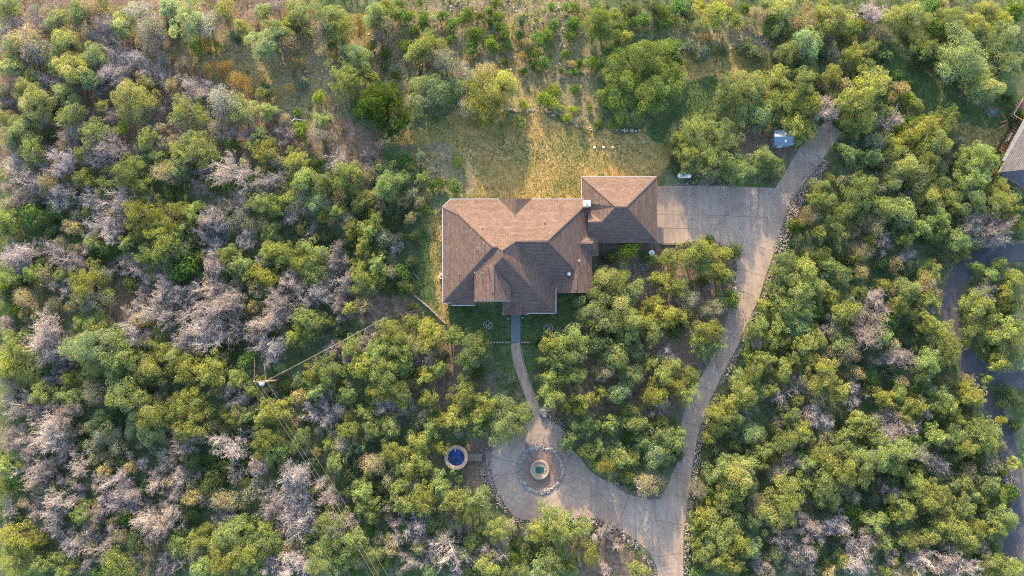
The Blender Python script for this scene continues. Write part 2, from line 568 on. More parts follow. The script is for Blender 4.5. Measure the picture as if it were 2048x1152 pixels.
# ------------------------------------------------------------------ ground sheet
def make_ground():
    st = 0.5
    xs = np.concatenate([-np.geomspace(2000, 126, 14), np.arange(-125, 125.1, st), np.geomspace(126, 2000, 14)])
    ys = np.concatenate([-np.geomspace(2000, 81, 14), np.arange(-80, 85.1, st), np.geomspace(86, 2000, 14)])
    X, Y = np.meshgrid(xs, ys)
    z = {}
    wob = (vnoise(X, Y, 2.3, 1) - 0.5) * 2.4
    wob2 = (vnoise(X, Y, 2.1, 2) - 0.5) * 2.4
    for k in ('lawn', 'green', 'rock', 'dry', 'soil'):
        z[k] = blur(in_any(ZW[k], X + wob, Y + wob2).astype(float), 1 if k == 'lawn' else 2)
    z['soil'] = np.maximum(z['soil'], blur(inside(trail_w, X + wob * .3, Y + wob2 * .3).astype(float), 1))
    hard = in_any([drive_w, ring_w, path_w, slab_w, HOUSE] + road_w, X, Y).astype(float)
    flat = np.maximum(blur(hard, 3), blur(np.clip(z['lawn'], 0, 1), 2))
    flat = np.clip(flat * 2.2, 0, 1)
    Z = -(1 - flat) * (0.55 * vnoise(X, Y, 7, 3) + 0.3 * vnoise(X, Y, 2.2, 4)) - 0.02
    ny, nx = X.shape
    co = np.stack([X.ravel(), Y.ravel(), Z.ravel()], 1)
    i = np.arange(ny - 1)[:, None] * nx + np.arange(nx - 1)[None, :]
    q = np.stack([i, i + 1, i + nx + 1, i + nx], -1).reshape(-1, 4)
    me = mesh_from("ground", co, q)
    for k in z:
        a = me.attributes.new(k, 'FLOAT', 'POINT')
        a.data.foreach_set('value', z[k].ravel().astype(np.float32))
    m, nt, b = mat("ground_soil_grass", 0.97, 0.05)
    p = geo_pos(nt)
    n1 = noise(nt, p, 0.11, 4, 0.6); n2 = noise(nt, p, 0.7, 5, 0.65); n3 = noise(nt, p, 4.0, 5, 0.8); n4 = noise(nt, p, 1.7, 4, 0.7)
    fine = ramp(nt, n3, [(0.28, 0.55), (0.5, 1.0), (0.72, 1.5)])
    forest = ramp(nt, n2, [(0.30, (0.065, 0.105, 0.05)), (0.46, (0.10, 0.14, 0.065)), (0.60, (0.165, 0.15, 0.105)), (0.76, (0.26, 0.215, 0.175))])
    forest = mix(nt, ramp(nt, n1, [(0.42, 0.0), (0.62, 0.6)]), forest, (0.04, 0.075, 0.022))
    lawn = ramp(nt, n2, [(0.28, (0.15, 0.14, 0.05)), (0.48, (0.29, 0.215, 0.085)), (0.72, (0.40, 0.28, 0.135))])
    lawn = mix(nt, ramp(nt, n1, [(0.45, 0.0), (0.6, 0.55)]), lawn, (0.08, 0.125, 0.04))
    rock = ramp(nt, n4, [(0.30, (0.09, 0.12, 0.05)), (0.50, (0.17, 0.155, 0.085)), (0.62, (0.25, 0.20, 0.15)), (0.72, (0.40, 0.35, 0.31))])
    dry = ramp(nt, n4, [(0.30, (0.11, 0.12, 0.045)), (0.52, (0.23, 0.19, 0.095)), (0.72, (0.31, 0.25, 0.14))])
    soil = ramp(nt, n4, [(0.30, (0.09, 0.085, 0.05)), (0.5, (0.17, 0.125, 0.095)), (0.72, (0.26, 0.20, 0.165))])
    green = ramp(nt, n2, [(0.30, (0.048, 0.088, 0.034)), (0.55, (0.075, 0.115, 0.045)), (0.75, (0.15, 0.145, 0.085))])
    c = forest
    for k, col in (('soil', soil), ('rock', rock), ('dry', dry), ('lawn', lawn), ('green', green)):
        at = nt.nodes.new("ShaderNodeAttribute"); at.attribute_name = k
        f = math_n(nt, 'ADD', at.outputs["Fac"], math_n(nt, 'MULTIPLY', math_n(nt, 'SUBTRACT', n4, 0.5), 1.0))
        f = ramp(nt, f, [(0.35, 0.0), (0.62, 1.0)])
        if k == 'dry': f = mix(nt, 1.0, f, (0.75, 0.75, 0.75), 'MULTIPLY')
        c = mix(nt, f, c, col)
    c = mix(nt, 1.0, c, fine, 'MULTIPLY')
    nt.links.new(c, b.inputs["Base Color"])
    bump(nt, b, n3, 0.16, 0.9)
    g = link("ground", me, m)
    tag(g, kind='structure')
    return X, Y, z, hard


def mesh_from(name, co, quads, tint=None, smooth=False):
    me = bpy.data.meshes.new(name)
    k = quads.shape[1]
    me.vertices.add(len(co)); me.vertices.foreach_set('co', co.astype(np.float32).ravel())
    me.loops.add(quads.size); me.loops.foreach_set('vertex_index', quads.astype(np.int32).ravel())
    me.polygons.add(len(quads))
    me.polygons.foreach_set('loop_start', np.arange(0, quads.size, k, dtype=np.int32))
    me.polygons.foreach_set('loop_total', np.full(len(quads), k, np.int32))
    if smooth: me.polygons.foreach_set('use_smooth', np.ones(len(quads), bool))
    if tint is not None:
        a = me.attributes.new('tint', 'FLOAT_COLOR', 'POINT')
        t4 = np.concatenate([tint, np.ones((len(tint), 1))], 1)
        a.data.foreach_set('color', t4.astype(np.float32).ravel())
    me.update(calc_edges=True)
    me.validate()
    return me


GX, GY, GZ, GH = make_ground()


def sheet(name, poly, z, m, kind='structure', thick=0.1, origin=None):
    mb = MB()
    o = Vector((origin[0], origin[1], 0)) if origin else Vector((0, 0, 0))
    mb.prism([(p_[0] - o.x, p_[1] - o.y, z) for p_ in poly], thick)
    bmesh.ops.recalc_face_normals(mb.bm, faces=mb.bm.faces[:])
    ob = mb.build(name, m, loc=o)
    tag(ob, kind=kind)
    return ob


drive = sheet("driveway", drive_w, 0.040, M['concrete'])
CC = W(1081, 939)
ring = sheet("turning_circle_pavement", ring_w, 0.046, M['concrete_ring'], origin=(CC.x, CC.y))
for rw in road_w[:1]: sheet("gravel_road", rw, 0.030, M['asphalt'])
sheet("side_road", road_w[1], 0.035, M['asphalt'])
sheet("front_path", path_w, 0.052, M['concrete'])
sheet("flagstone_path", slab_w, 0.060, M['slate'])
for k_, cuts in ((0, [(1314, 429, 1440, 431), (1440, 373, 1440, 484), (1384, 373, 1384, 481), (1517, 376, 1517, 420), (1517, 420, 1494, 484), (1316, 456, 1440, 459), (1440, 431, 1568, 437),
                      (1484, 483, 1548, 503), (1474, 537, 1533, 553), (1470, 578, 1518, 596), (1462, 624, 1500, 636), (1447, 665, 1482, 680), (1425, 712, 1461, 722),
                      (1392, 770, 1430, 784), (1372, 846, 1402, 853), (1358, 893, 1390, 900), (1342, 943, 1384, 951), (1351, 990, 1378, 1000), (1311, 1040, 1370, 1050), (1312, 1113, 1366, 1106),
                      (1311, 1040, 1281, 1080), (1309, 1001, 1311, 1040), (1257, 992, 1236, 1052), (1600, 295, 1630, 338), (1575, 335, 1610, 363), (1556, 376, 1580, 400)]),
                 (1, [(1081 + 47 * math.cos(R(a)), 939 - 47 * math.sin(R(a)), 1081 + rr * math.cos(R(a)), 939 - rr * math.sin(R(a))) for a, rr in
                      ((72, 99), (25, 98), (-30, 98), (-78, 104), (-125, 108), (-172, 98), (165, 98), (118, 92))])):
    mb = MB()
    par = (drive, ring)[k_]
    o = par.location
    for x0, y0, x1, y1 in cuts:
        a, b_ = W(x0, y0) - o, W(x1, y1) - o
        zt = 0.0485 if k_ == 0 else 0.0515
        a.z = b_.z = zt - 0.01
        mb.bar(a, b_, 0.055, 0.02)
    mb.build("expansion_joint", M['joint'], par)['kind'] = 'structure'

# ------------------------------------------------------------------ rocks strewn along the kerbs (uncountable rubble)
_ico = bmesh.new(); bmesh.ops.create_icosphere(_ico, subdivisions=1, radius=0.5)
ICO_V = np.array([v.co[:] for v in _ico.verts]); ICO_F = np.array([[v.index for v in f.verts] for f in _ico.faces]); _ico.free()


def rocks_mesh(name, pts, smin, smax, m, zoff=0.0):
    n = len(pts)
    s = rng.uniform(smin, smax, n)
    V = np.repeat(ICO_V[None], n, 0) * rng.uniform(0.6, 1.2, (n, len(ICO_V), 1))
    V = V * np.stack([s * rng.uniform(.8, 1.5, n), s * rng.uniform(.8, 1.3, n), s * rng.uniform(.5, .9, n)], 1)[:, None, :]
    a = rng.uniform(0, 6.28, n); ca, sa = np.cos(a)[:, None], np.sin(a)[:, None]
    x = V[..., 0] * ca - V[..., 1] * sa + pts[:, 0:1]; y = V[..., 0] * sa + V[..., 1] * ca + pts[:, 1:2]
    z = V[..., 2] + zoff + s[:, None] * 0.12
    co = np.stack([x, y, z], -1).reshape(-1, 3)
    f = (ICO_F[None] + (np.arange(n) * len(ICO_V))[:, None, None]).reshape(-1, 3)
    t = rng.uniform(0.6, 1.25, (n, 1, 1)) * np.array([1.0, 0.96, 0.93])[None, None] * np.ones((1, len(ICO_V), 1))
    me = mesh_from(name, co, f, t.reshape(-1, 3))
    return link(name, me, m)


def strip_pts(line, w, n, side=0.0):
    L_ = [Vector(W2(*q)) for q in line]
    seg = [(L_[i + 1] - L_[i]).length for i in range(len(L_) - 1)]
    cum = np.cumsum([0] + seg)
    out = []
    for t in rng.uniform(0, cum[-1], n):
        i = min(int(np.searchsorted(cum, t)) - 1, len(seg) - 1); i = max(i, 0)
        u = (t - cum[i]) / seg[i]
        p_ = L_[i].lerp(L_[i + 1], u)
        d = (L_[i + 1] - L_[i]).normalized()
        nn = Vector((-d.y, d.x))
        p_ = p_ + nn * (side + rng.uniform(-w / 2, w / 2))
        out.append((p_.x, p_.y))
    return np.array(out)


m, nt, b = mat("rubble_stone", 0.95, 0.1)
at = nt.nodes.new("ShaderNodeAttribute"); at.attribute_name = "tint"
c = mix(nt, 1.0, ramp(nt, noise(nt, geo_pos(nt), 3, 4), [(0.3, (0.17, 0.155, 0.15)), (0.7, (0.31, 0.285, 0.27))]), at.outputs["Color"], 'MULTIPLY')
nt.links.new(c, b.inputs["Base Color"])
M['rubble'] = m
kerb = [strip_pts([(1650, 318), (1622, 352), (1592, 405), (1578, 440), (1558, 500)], 2.6, 900), strip_pts([(1560, 495), (1540, 552), (1524, 602), (1504, 642), (1480, 697), (1450, 754), (1426, 804), (1413, 838), (1400, 880)], 0.95, 620),
        strip_pts([(1401, 876), (1394, 920), (1387, 968), (1381, 1018), (1374, 1068), (1373, 1165)], 1.2, 420),
        strip_pts([(1002, 880), (985, 888), (976, 925), (979, 955), (988, 978), (1005, 1012), (1026, 1036), (1048, 1043)], 1.0, 420),
        strip_pts([(1118, 1045), (1157, 1037), (1197, 1043), (1228, 1060), (1266, 1083), (1294, 1112), (1308, 1138), (1312, 1160)], 1.1, 400),
        strip_pts([(1224, 963), (1254, 983), (1291, 993), (1318, 992)], 0.9, 120), strip_pts([(1372, 484), (1400, 480), (1455, 493), (1469, 515), (1470, 560), (1464, 590)], 0.9, 230),
        strip_pts([(1078, 828), (1100, 836), (1124, 850), (1130, 870)], 1.1, 130), strip_pts([(1357, 366), (1420, 365), (1470, 366)], 1.0, 110),
        strip_pts([(1230, 545), (1270, 532), (1300, 536)], 1.2, 90), strip_pts([(1398, 745), (1420, 712)], 0.8, 30), strip_pts([(1362, 812), (1366, 840)], 0.7, 20),
        strip_pts([(960, 905), (985, 905)], 1.6, 60), strip_pts([(965, 940), (975, 980)], 0.9, 40)]
kerb = [k_[vnoise(k_[:, 0], k_[:, 1], 1.6, 77) > .22] for k_ in kerb]
kerb2 = [k_ + rng.normal(0, .22, k_.shape) for k_ in kerb]
o = rocks_mesh("gravel_border", np.concatenate(kerb + kerb2), 0.10, 0.34, M['rubble'])
tag(o, "pale limestone rubble lining both edges of the concrete driveway", "gravel", kind='stuff')
# loose stones on the rocky slope
pts = rng.uniform((-75, -10), (60, 75), (9000, 2))
k_ = in_any(ZW['rock'], pts[:, 0], pts[:, 1]) & (vnoise(pts[:, 0], pts[:, 1], 4.0, 21) > 0.55)
o = rocks_mesh("gravel_slope", pts[k_][:1500], 0.12, 0.6, M['rubble'], -0.15)
tag(o, "loose white limestone fragments over the rocky slope above the house", "gravel", kind='stuff')

# ================================================================== the house
S_ = 0.56


def iter_z(px, py, f, z=5.0):
    for _ in range(12):
        v = W(px, py, z); z = f(v)
    return W(px, py, z)


EV = 3.2
yN = W(1030, 398.5, EV).y
xW = W(885, 520, EV).x
xE = W(1183.5, 520, EV).x
fN = lambda v: EV + S_ * (yN - v.y)
A1 = iter_z(986, 494, fN); A2 = iter_z(996, 494, fN); P1 = iter_z(1004, 501, fN)
R1 = iter_z(1030, 483, fN); R2 = iter_z(1094, 482, fN)
DA = iter_z(1030, 430, fN, 4)
roofs = {}


def Z(px, py, z): return W(px, py, z)


zP = P1.z
P2 = Z(1005, 514, zP)
Q1 = Z(987, 533, zP - 0.85); Q2 = Z(987, 601, zP - 0.85)
W2e = zP - 0.85 - 2.05
Va = Z(949, 546, W2e)
H = Z(1150.5, 541, 4.75); H2 = Z(1151.5, 585.5, 4.75)
yC = 626
cz = lambda py: zP - (zP - EV) * (py - 514) / (yC - 514.0)
CH = iter_z(918, 429, fN, 5)
faces_main = [
    [Z(885, 414, EV), CH, Z(901, 398.5, EV)],
    [Z(901, 398.5, EV), CH, A1, A2, P1, R1, R2, Z(1183, 398.5, EV)],
    [Z(885, 414, EV), Z(886, 605.5, EV), A1, CH],
    [Z(886, 605.5, EV), Z(949, 606.5, EV), Va, A2, A1],
    [Z(902, 604, EV + .12), Z(902, 610.5, EV - .2), Z(950, 610.5, EV - .2), Z(950, 604, EV + .12)],
    [Va, Z(949, 601, W2e), Q2, Q1, P2, P1, A2],
    [Q1, Q2, Z(1021, 601, zP - 0.85 - 1.85), Z(1021, 573, zP - 0.85 - 1.85)],
    [P2, Q1, Z(990, 601, cz(601)), Z(1006, 601, cz(601)), Z(1006, 626, EV), Z(1111.5, 626, EV)],
    [R1, P1, P2, Z(1111.5, 626, EV), Z(1111.5, 568, EV)],
    [R2, R1, Z(1111.5, 568, EV), Z(1114, 577, EV), H],
    [Z(1183, 398.5, EV), R2, H, H2, Z(1185, 585.5, EV)],
    [H, Z(1114, 577, EV), Z(1114, 585.5, EV), H2],
    [Z(1183, 464, EV + .05), Z(1160, 485.5, 4.62), Z(1184, 487, 4.62), Z(1197, 464, EV)],
    [Z(1197, 464, EV), Z(1184, 487, 4.62), Z(1197, 512, EV)],
    [Z(1184, 487, 4.62), Z(1160, 485.5, 4.62), Z(1183, 512, EV + .05), Z(1197, 512, EV)],
    [Z(1006, 600, EV + .02), Z(1006, 629, EV), Z(1030, 629, 4.4), Z(1030, 598, 4.4)],
    [Z(1030, 629, 4.4), Z(1055.5, 629, EV), Z(1055.5, 600, EV + .02), Z(1030, 598, 4.4)],
    [Z(998, 398, EV), Z(1030, 432, DA.z), Z(1030, 397, DA.z)],
    [Z(1030, 397, DA.z), Z(1030, 432, DA.z), Z(1063, 398, EV)],
]
gN = W(1238, 353.5, 3.0).y
fG = lambda v: 3.0 + S_ * (gN - v.y)
G1 = iter_z(1232, 413.5, fG); G2 = iter_z(1252, 413.5, fG)
zr = G1.z - 1.55
g_v = Z(1205, 443.5, zr)
faces_garage = [
    [Z(1163, 353.5, 3.0), G1, G2, Z(1313, 353.5, 3.0)],
    [Z(1163, 353.5, 3.0), Z(1163, 404, 3.0), Z(1178, 422, 3.4), g_v, G1],
    [Z(1176, 421, 3.3), Z(1176, 443.5, zr), g_v],
    [Z(1176, 443.5, zr), Z(1176, 484.5, 3.0), Z(1314, 484.5, 3.0), G2, G1, g_v],
    [Z(1313, 353.5, 3.0), G2, Z(1314, 484.5, 3.0)],
]


def roof_mesh(name, faces, m, parent, thick=0.16):
    mb = MB()
    uvl = mb.bm.loops.layers.uv.new("UVMap")
    for pts in faces:
        n = Vector((0, 0, 0))
        for i in range(len(pts)):
            a, b_ = pts[i], pts[(i + 1) % len(pts)]
            n += a.cross(b_)
        if n.z < 0: pts = pts[::-1]; n = -n
        n.normalize()
        h = Vector((-n.y, n.x, 0))
        h = h.normalized() if h.length > 1e-4 else Vector((1, 0, 0))
        up = n.cross(h)
        for f in mb.prism(pts, thick, 0, 1):
            for lp in f.loops:
                lp[uvl].uv = (lp.vert.co.dot(h), lp.vert.co.dot(up))
    return mb.build(name, [m, M['fascia']], parent)


def caps(name, segs, m, parent, w=0.26):
    for a, b_ in segs:
        mb = MB()
        mb.bar(a + Vector((0, 0, .02)), b_ + Vector((0, 0, .02)), w, 0.05)
        mb.build(name, m, parent)


def gutter(segs, parent, w=0.15, name="gutter", m='gutter'):
    for a, b_ in segs:
        mb = MB()
        mb.bar(a + Vector((0, 0, -.03)), b_ + Vector((0, 0, -.03)), w, 0.13)
        mb.build(name, M[m], parent)


M['gutter'] = simple("gutter_paint", (0.33, 0.32, 0.34), 0.45, 0.4, 0.06, 2)


def wall_box(mb, x0, y0, x1, y1, z1, z0=-0.3):
    a, b_ = W(x0, y0, z1), W(x1, y1, z1)
    mb.box(((a.x + b_.x) / 2, (a.y + b_.y) / 2, (z0 + z1) / 2), (abs(a.x - b_.x), abs(a.y - b_.y), z1 - z0))


HB = W(1030, 520, 0)
house = empty("ranch_house", (0, 0, 0))
tag(house, "large house with brown hipped shingle roof standing at the centre of the clearing", "house")
rf = roof_mesh("roof", faces_main, M['shingle'], house)
mb = MB()
wall_box(mb, 893, 420, 945, 600, 3.02)
wall_box(mb, 903, 407, 1174, 578, 3.04)
wall_box(mb, 1012, 570, 1104, 619, 3.00)
wall_box(mb, 1100, 540, 1177, 579.5, 2.98)
wall_box(mb, 1170, 470, 1189, 505, 2.96)
wall_box(mb, 956, 538, 1014, 597, W2e - .1)
for a, b_, c_ in ((949.5, 1020.5, 598.5),):
    p0, p1, pm = Z(956, c_, W2e), Z(1014, c_, W2e), Q2
    mb.poly([p0, p1, Vector((p1.x, p1.y, W2e + .55)), Vector((pm.x, p1.y, Q2.z - .2)), Vector((p0.x, p0.y, W2e + .1))])
mb.build("wall", M['stone_wall'], house)
mb = MB()
for px in (1009, 1024, 1041, 1053):
    b_ = W(px, 626.5, 3.1)
    mb.box((b_.x, b_.y, 1.5), (0.3, 0.3, 3.0))
mb.build("porch_post", M['fascia'], house)
for (px, py, z, w, h, ax) in ((920, 600, 1.6, 2.2, 1.4, 'x'), (1075, 619, 1.6, 2.4, 1.4, 'x'), (1140, 579.5, 1.6, 2.6, 1.4, 'x'), (985, 597, 4.6, 1.6, 1.0, 'x'), (985, 597, 1.7, 2.2, 1.5, 'x'),
                              (893, 470, 1.6, 1.8, 1.3, 'y'), (893, 540, 1.6, 1.8, 1.3, 'y'), (940, 407, 1.6, 2.2, 1.5, 'x'), (1030, 407, 1.5, 3.0, 2.2, 'x'), (1110, 407, 1.6, 2.2, 1.5, 'x')):
    c_ = W(px, py, 3.0)
    fr = MB(); gl = MB()
    s = (w + .2, .12, h + .2) if ax == 'x' else (.12, w + .2, h + .2)
    s2 = (w, .16, h) if ax == 'x' else (.16, w, h)
    fr.box((c_.x, c_.y, z), s); gl.box((c_.x, c_.y, z), s2)
    wf = fr.build("window", M['fascia'], house); gl.build("pane", M['glass'], wf)
c_ = W(1031, 619, 3.0)
mb = MB(); mb.box((c_.x, c_.y, 1.05), (1.3, .14, 2.1)); mb.build("front_door", M['deck'], house)
gutter([(Z(885, 413.5, EV), Z(885.5, 605.5, EV)), (Z(885, 413.5, EV), Z(901, 398, EV)), (Z(901, 398, EV), Z(998, 398, EV)), (Z(1063, 398, EV), Z(1183, 398, EV)), (Z(886, 606, EV), Z(902, 606, EV)),
        (Z(902, 611, EV - .2), Z(950, 611, EV - .2)), (Z(1055.5, 626.5, EV), Z(1112, 626.5, EV)), (Z(1112, 577, EV), Z(1112, 626.5, EV)), (Z(1006, 603, EV), Z(1006, 630, EV)),
        (Z(1055.8, 618, EV), Z(1055.8, 630, EV)), (Z(949, 602, W2e), Z(1021, 602, W2e))], house)
caps("ridge_cap", [(A1, A2), (A2, P1), (P1, R1), (R1, R2), (P1, P2), (P2, Q1), (Q1, Q2), (Z(886, 605.5, EV), A1), (CH, A1), (Z(885, 414, EV), CH), (R2, Z(1183, 398.5, EV)),
                   (R2, H), (H, H2), (P2, Z(1111.5, 626, EV)), (Z(1030, 397, DA.z), DA), (Z(1184, 487, 4.62), Z(1160, 485.5, 4.62))], M['ridge'], house)
mb = MB()
mb.bar(Z(985.5, 540, Q1.z + .06), Z(985.5, 586, Q1.z + .06), 0.5, 0.14)
mb.build("ridge_vent", M['ridge'], house)
mb = MB()
mb.bar(Z(1151.5, 548, H.z + .06), Z(1151.5, 580, H.z + .06), 0.42, 0.12)
mb.build("ridge_vent", M['ridge'], house)


def pipe(px, py, zf, h, r, parent):
    mb = MB()
    v = W(px, py, zf)
    mb.tube((v.x, v.y, zf - .25), (v.x, v.y, zf + h), r, seg=10)
    mb.tube((v.x, v.y, zf + h), (v.x, v.y, zf + h + .1), r * 1.7, r * 1.2, seg=10)
    return mb.build("vent_pipe", M['metal'], parent)


def on_w(px, py):  # west slope
    return iter_z(px, py, lambda v: EV + S_ * (v.x - xW)).z


def on_n(px, py): return iter_z(px, py, fN).z


for (px, py, z, h, r) in ((964.5, 455, on_n(964.5, 455), .45, .09), (1089, 444, on_n(1089, 444), .45, .09), (956, 500, on_w(956, 500), 2.3, .06), (968, 490, on_w(968, 490), 2.5, .05),
                          (893, 557, on_w(893, 557), .8, .05), (918, 548, on_w(918, 548), .7, .05), (949.5, 546, W2e, .7, .06), (964.5, 548, W2e + .8, 2.0, .045), (976, 534, W2e + 1.5, 1.6, .045),
                          (1119, 503, 6.3, .3, .12), (1158, 522, 4.6, .3, .12), (1138, 548, 4.3, .35, .22)):
    pipe(px, py, z, h, r, house)
# chimney
ch = MB()
c0, c1 = W(1166, 401.5, 5.6), W(1181, 411.5, 5.6)
cc = ((c0.x + c1.x) / 2, (c0.y + c1.y) / 2)
ch.box((cc[0], cc[1], 2.7), (1.25, 1.0, 5.6))
ch = ch.build("chimney", M['stone_wall'], house)
mb = MB(); mb.box((cc[0], cc[1], 5.56), (1.5, 1.25, 0.14)); mb.build("chimney_cap", M['metal'], ch)
mb = MB()
mb.tube((cc[0], cc[1], 5.6), (cc[0], cc[1], 5.95), .2, seg=16); mb.tube((cc[0], cc[1], 5.95), (cc[0], cc[1], 6.08), .33, .2, seg=16)
mb.build("flue", M['metal'], ch)

garage = empty("garage", (0, 0, 0))
tag(garage, "garage with square brown hipped roof between the lawn and the concrete parking pad", "garage")
roof_mesh("roof", faces_garage, M['shingle'], garage)
mb = MB()
wall_box(mb, 1170, 361, 1306, 478, 2.9)
mb.build("wall", M['stone_wall'], garage)
gutter([(Z(1163, 353, 3.0), Z(1313, 353, 3.0)), (Z(1163, 353, 3.0), Z(1163, 404, 3.0))], garage)
gutter([(Z(1313.5, 353, 3.0), Z(1314.5, 485, 3.0)), (Z(1197, 485, 3.0), Z(1314.5, 485, 3.0))], garage, .12, 'gutter', 'ridge')
caps("ridge_cap", [(G1, G2), (Z(1163, 353.5, 3.0), G1), (Z(1313, 353.5, 3.0), G2), (Z(1314, 484.5, 3.0), G2), (G1, g_v), (Z(1183, 443.5, zr), g_v)], M['ridge'], garage)
for k_ in range(3):
    c_ = W(1306, 382 + k_ * 37, 2.9)
    mb = MB(); mb.box((c_.x, c_.y, 1.2), (.14, 2.6, 2.4))
    for q in range(1, 4): mb.box((c_.x + .05, c_.y, .6 * q), (.09, 2.6, .03))
    mb.build("garage_door", M['door'], garage)
for px in (1300, 1304.5):
    b_ = W(px, 484, 2.95); mb = MB(); mb.tube((b_.x, b_.y, 0), (b_.x, b_.y, 2.9), .06, seg=8); mb.build("downpipe", M['gutter'], garage)
pipe(1193, 409, 4.2, 1.0, .07, garage)
mb = MB(); v = W(1231, 436, 4.95); mb.box((v.x, v.y, 5.05), (.4, .5, .35), R(30)); mb.build("roof_vent", M['metal'], garage)

v = W(1302, 507); mb = MB(); mb.lathe([(.12, 0), (.2, .5), (.55, .75), (.6, .8), (.52, .78), (.1, .66)], (0, 0, 0), 28)
tag(mb.build("birdbath", M['white'], loc=(v.x, v.y, -.1), smooth=True), "round white birdbath in the planted bed below the garage corner", "birdbath")
# ------------------------------------------------------------------ neighbour's house and deck (right edge)
nb = empty("neighbour_house", (0, 0, 0))
tag(nb, "house with dark blue-grey shingle roof at the right edge, beside the wooden deck", "house")
na, nb_ = Z(2050, 254, 3.2), Z(2014, 316, 3.2)
dirv = (na - nb_).normalized(); dirv.z = 0; dirv.normalize()
perp = Vector((dirv.y, -dirv.x, 0))
e0 = nb_ - dirv * 3.5; e1 = nb_ + dirv * 13
fs = [[e0, e0 + perp * 6 + dirv * 4 + Vector((0, 0, 3.2)), e1 + perp * 6 + Vector((0, 0, 3.2)), e1], [e0, e0 + perp * 12, e0 + perp * 6 + dirv * 4 + Vector((0, 0, 3.2))],
      [e0 + perp * 12, e1 + perp * 12, e1 + perp * 6 + Vector((0, 0, 3.2)), e0 + perp * 6 + dirv * 4 + Vector((0, 0, 3.2))]]
roof_mesh("roof", fs, M['shingle_grey'], nb)
mb = MB(); cm = e0 + perp * 6 + dirv * 8.3
mb.box((cm.x, cm.y, 1.4), (15.2, 11, 3.2), math.atan2(dirv.y, dirv.x)); mb.build("wall", M['stone_wall'], nb)
mb = MB()
w0 = e0 + dirv * 2.6 - perp * 0.05; w1 = e1 - perp * .05
mb.prism([w0, w1, w1 - perp * 1.0 - Vector((0, 0, .12)), w0 - perp * .5 - Vector((0, 0, .12))], .1)
bmesh.ops.recalc_face_normals(mb.bm, faces=mb.bm.faces[:])
mb.build("porch_roof", simple("grey_metal_sheet", (0.17, 0.17, 0.17), .6, .3, .25, 1.5), nb)

dk = empty("wooden_deck", (0, 0, 0))
tag(dk, "brown wooden deck with railings and steps built against the dark-roofed neighbouring house", "deck")
dz = 1.1
mb = MB()
da = math.atan2(dirv.y, dirv.x)
c0 = Z(2037, 222, dz)
base = Z(1999, 301, dz)
for i in range(22):      # upper platform boards
    c_ = Z(2020.5, 233, dz) + dirv * (0.12 + i * .19) + perp * 2.2
    mb.box(c_, (.165, 4.4, .05), da)
mb.build("deck_board", M['deck'], dk)['kind'] = 'stuff'
for i in range(11):      # stepped open slats lower down
    c_ = base + dirv * (0.3 + i * .62) + perp * (1.25)
    mb = MB(); mb.box(c_ - Vector((0, 0, .02 * (11 - i))), (.36, 2.5, .07), da); mb.build("stair_tread", M['deck'], dk)
mb = MB()
Lr = base + dirv * 3.9
for a, b_ in ((Z(2020, 233, dz), Z(2020, 233, dz) + dirv * 4.2), (Z(2020, 233, dz) + dirv * 4.2, Z(2020, 233, dz) + dirv * 4.2 + perp * 4.0), (Z(2020, 233, dz), Z(2020, 233, dz) + perp * 1.9), (base + dirv * 2.2, Lr)):
    mb.bar(a + Vector((0, 0, 1.0)), b_ + Vector((0, 0, 1.0)), .16, .06)
    mb.bar(a + Vector((0, 0, .35)), b_ + Vector((0, 0, .35)), .05, .05)
    n = max(2, int((b_ - a).length / 1.4))
    for i in range(n + 1):
        q = a.lerp(b_, i / n)
        mb.box((q.x, q.y, q.z + .3), (.11, .11, 1.5), da)
mb.build("railing", M['rail'], dk)
mb = MB()
for px, py in ((2001, 298), (2022, 235), (2012, 270)):
    v = W(px, py, 0); mb.box((v.x + .3, v.y, .45), (.14, .14, 1.2), da)
mb.build("deck_post", M['deck'], dk)
for k_, (x0, y0, x1, y1) in enumerate(((1995, 258, 2010, 250), (1988, 292, 1998, 287), (2000, 246, 2016, 240))):
    mb = MB(); mb.tube(W(x0, y0, .2), W(x1, y1, .55), .17, .13, seg=9)
    tag(mb.build("log", M['pole'], smooth=True), ("cut log lying on the grass beside the middle of the deck steps", "cut log lying by the lowest end of the deck steps", "cut log leaning at the corner below the deck platform")[k_], "log", "logs by the deck")

# septic lid
mb = MB(); c_ = W(1984, 224)
mb.lathe([(0.01, .22), (.42, .22), (.5, .12), (.52, -.1)], (c_.x, c_.y, 0), 28)
sl = mb.build("septic_lid", simple("green_plastic", (0.03, 0.19, 0.14), .5, .4, .1))
tag(sl, "round green plastic lid in a bare patch of grass near the wooden deck", "lid")
mb = MB()
mb.prism([(c_.x + 1.25 * math.cos(t) * (1 + .12 * math.sin(3 * t)), c_.y + 1.2 * math.sin(t), .02) for t in [i * math.pi / 12 for i in range(24)]], .1)
tag(mb.build("bare_soil_path", M['mulch']), kind='structure')

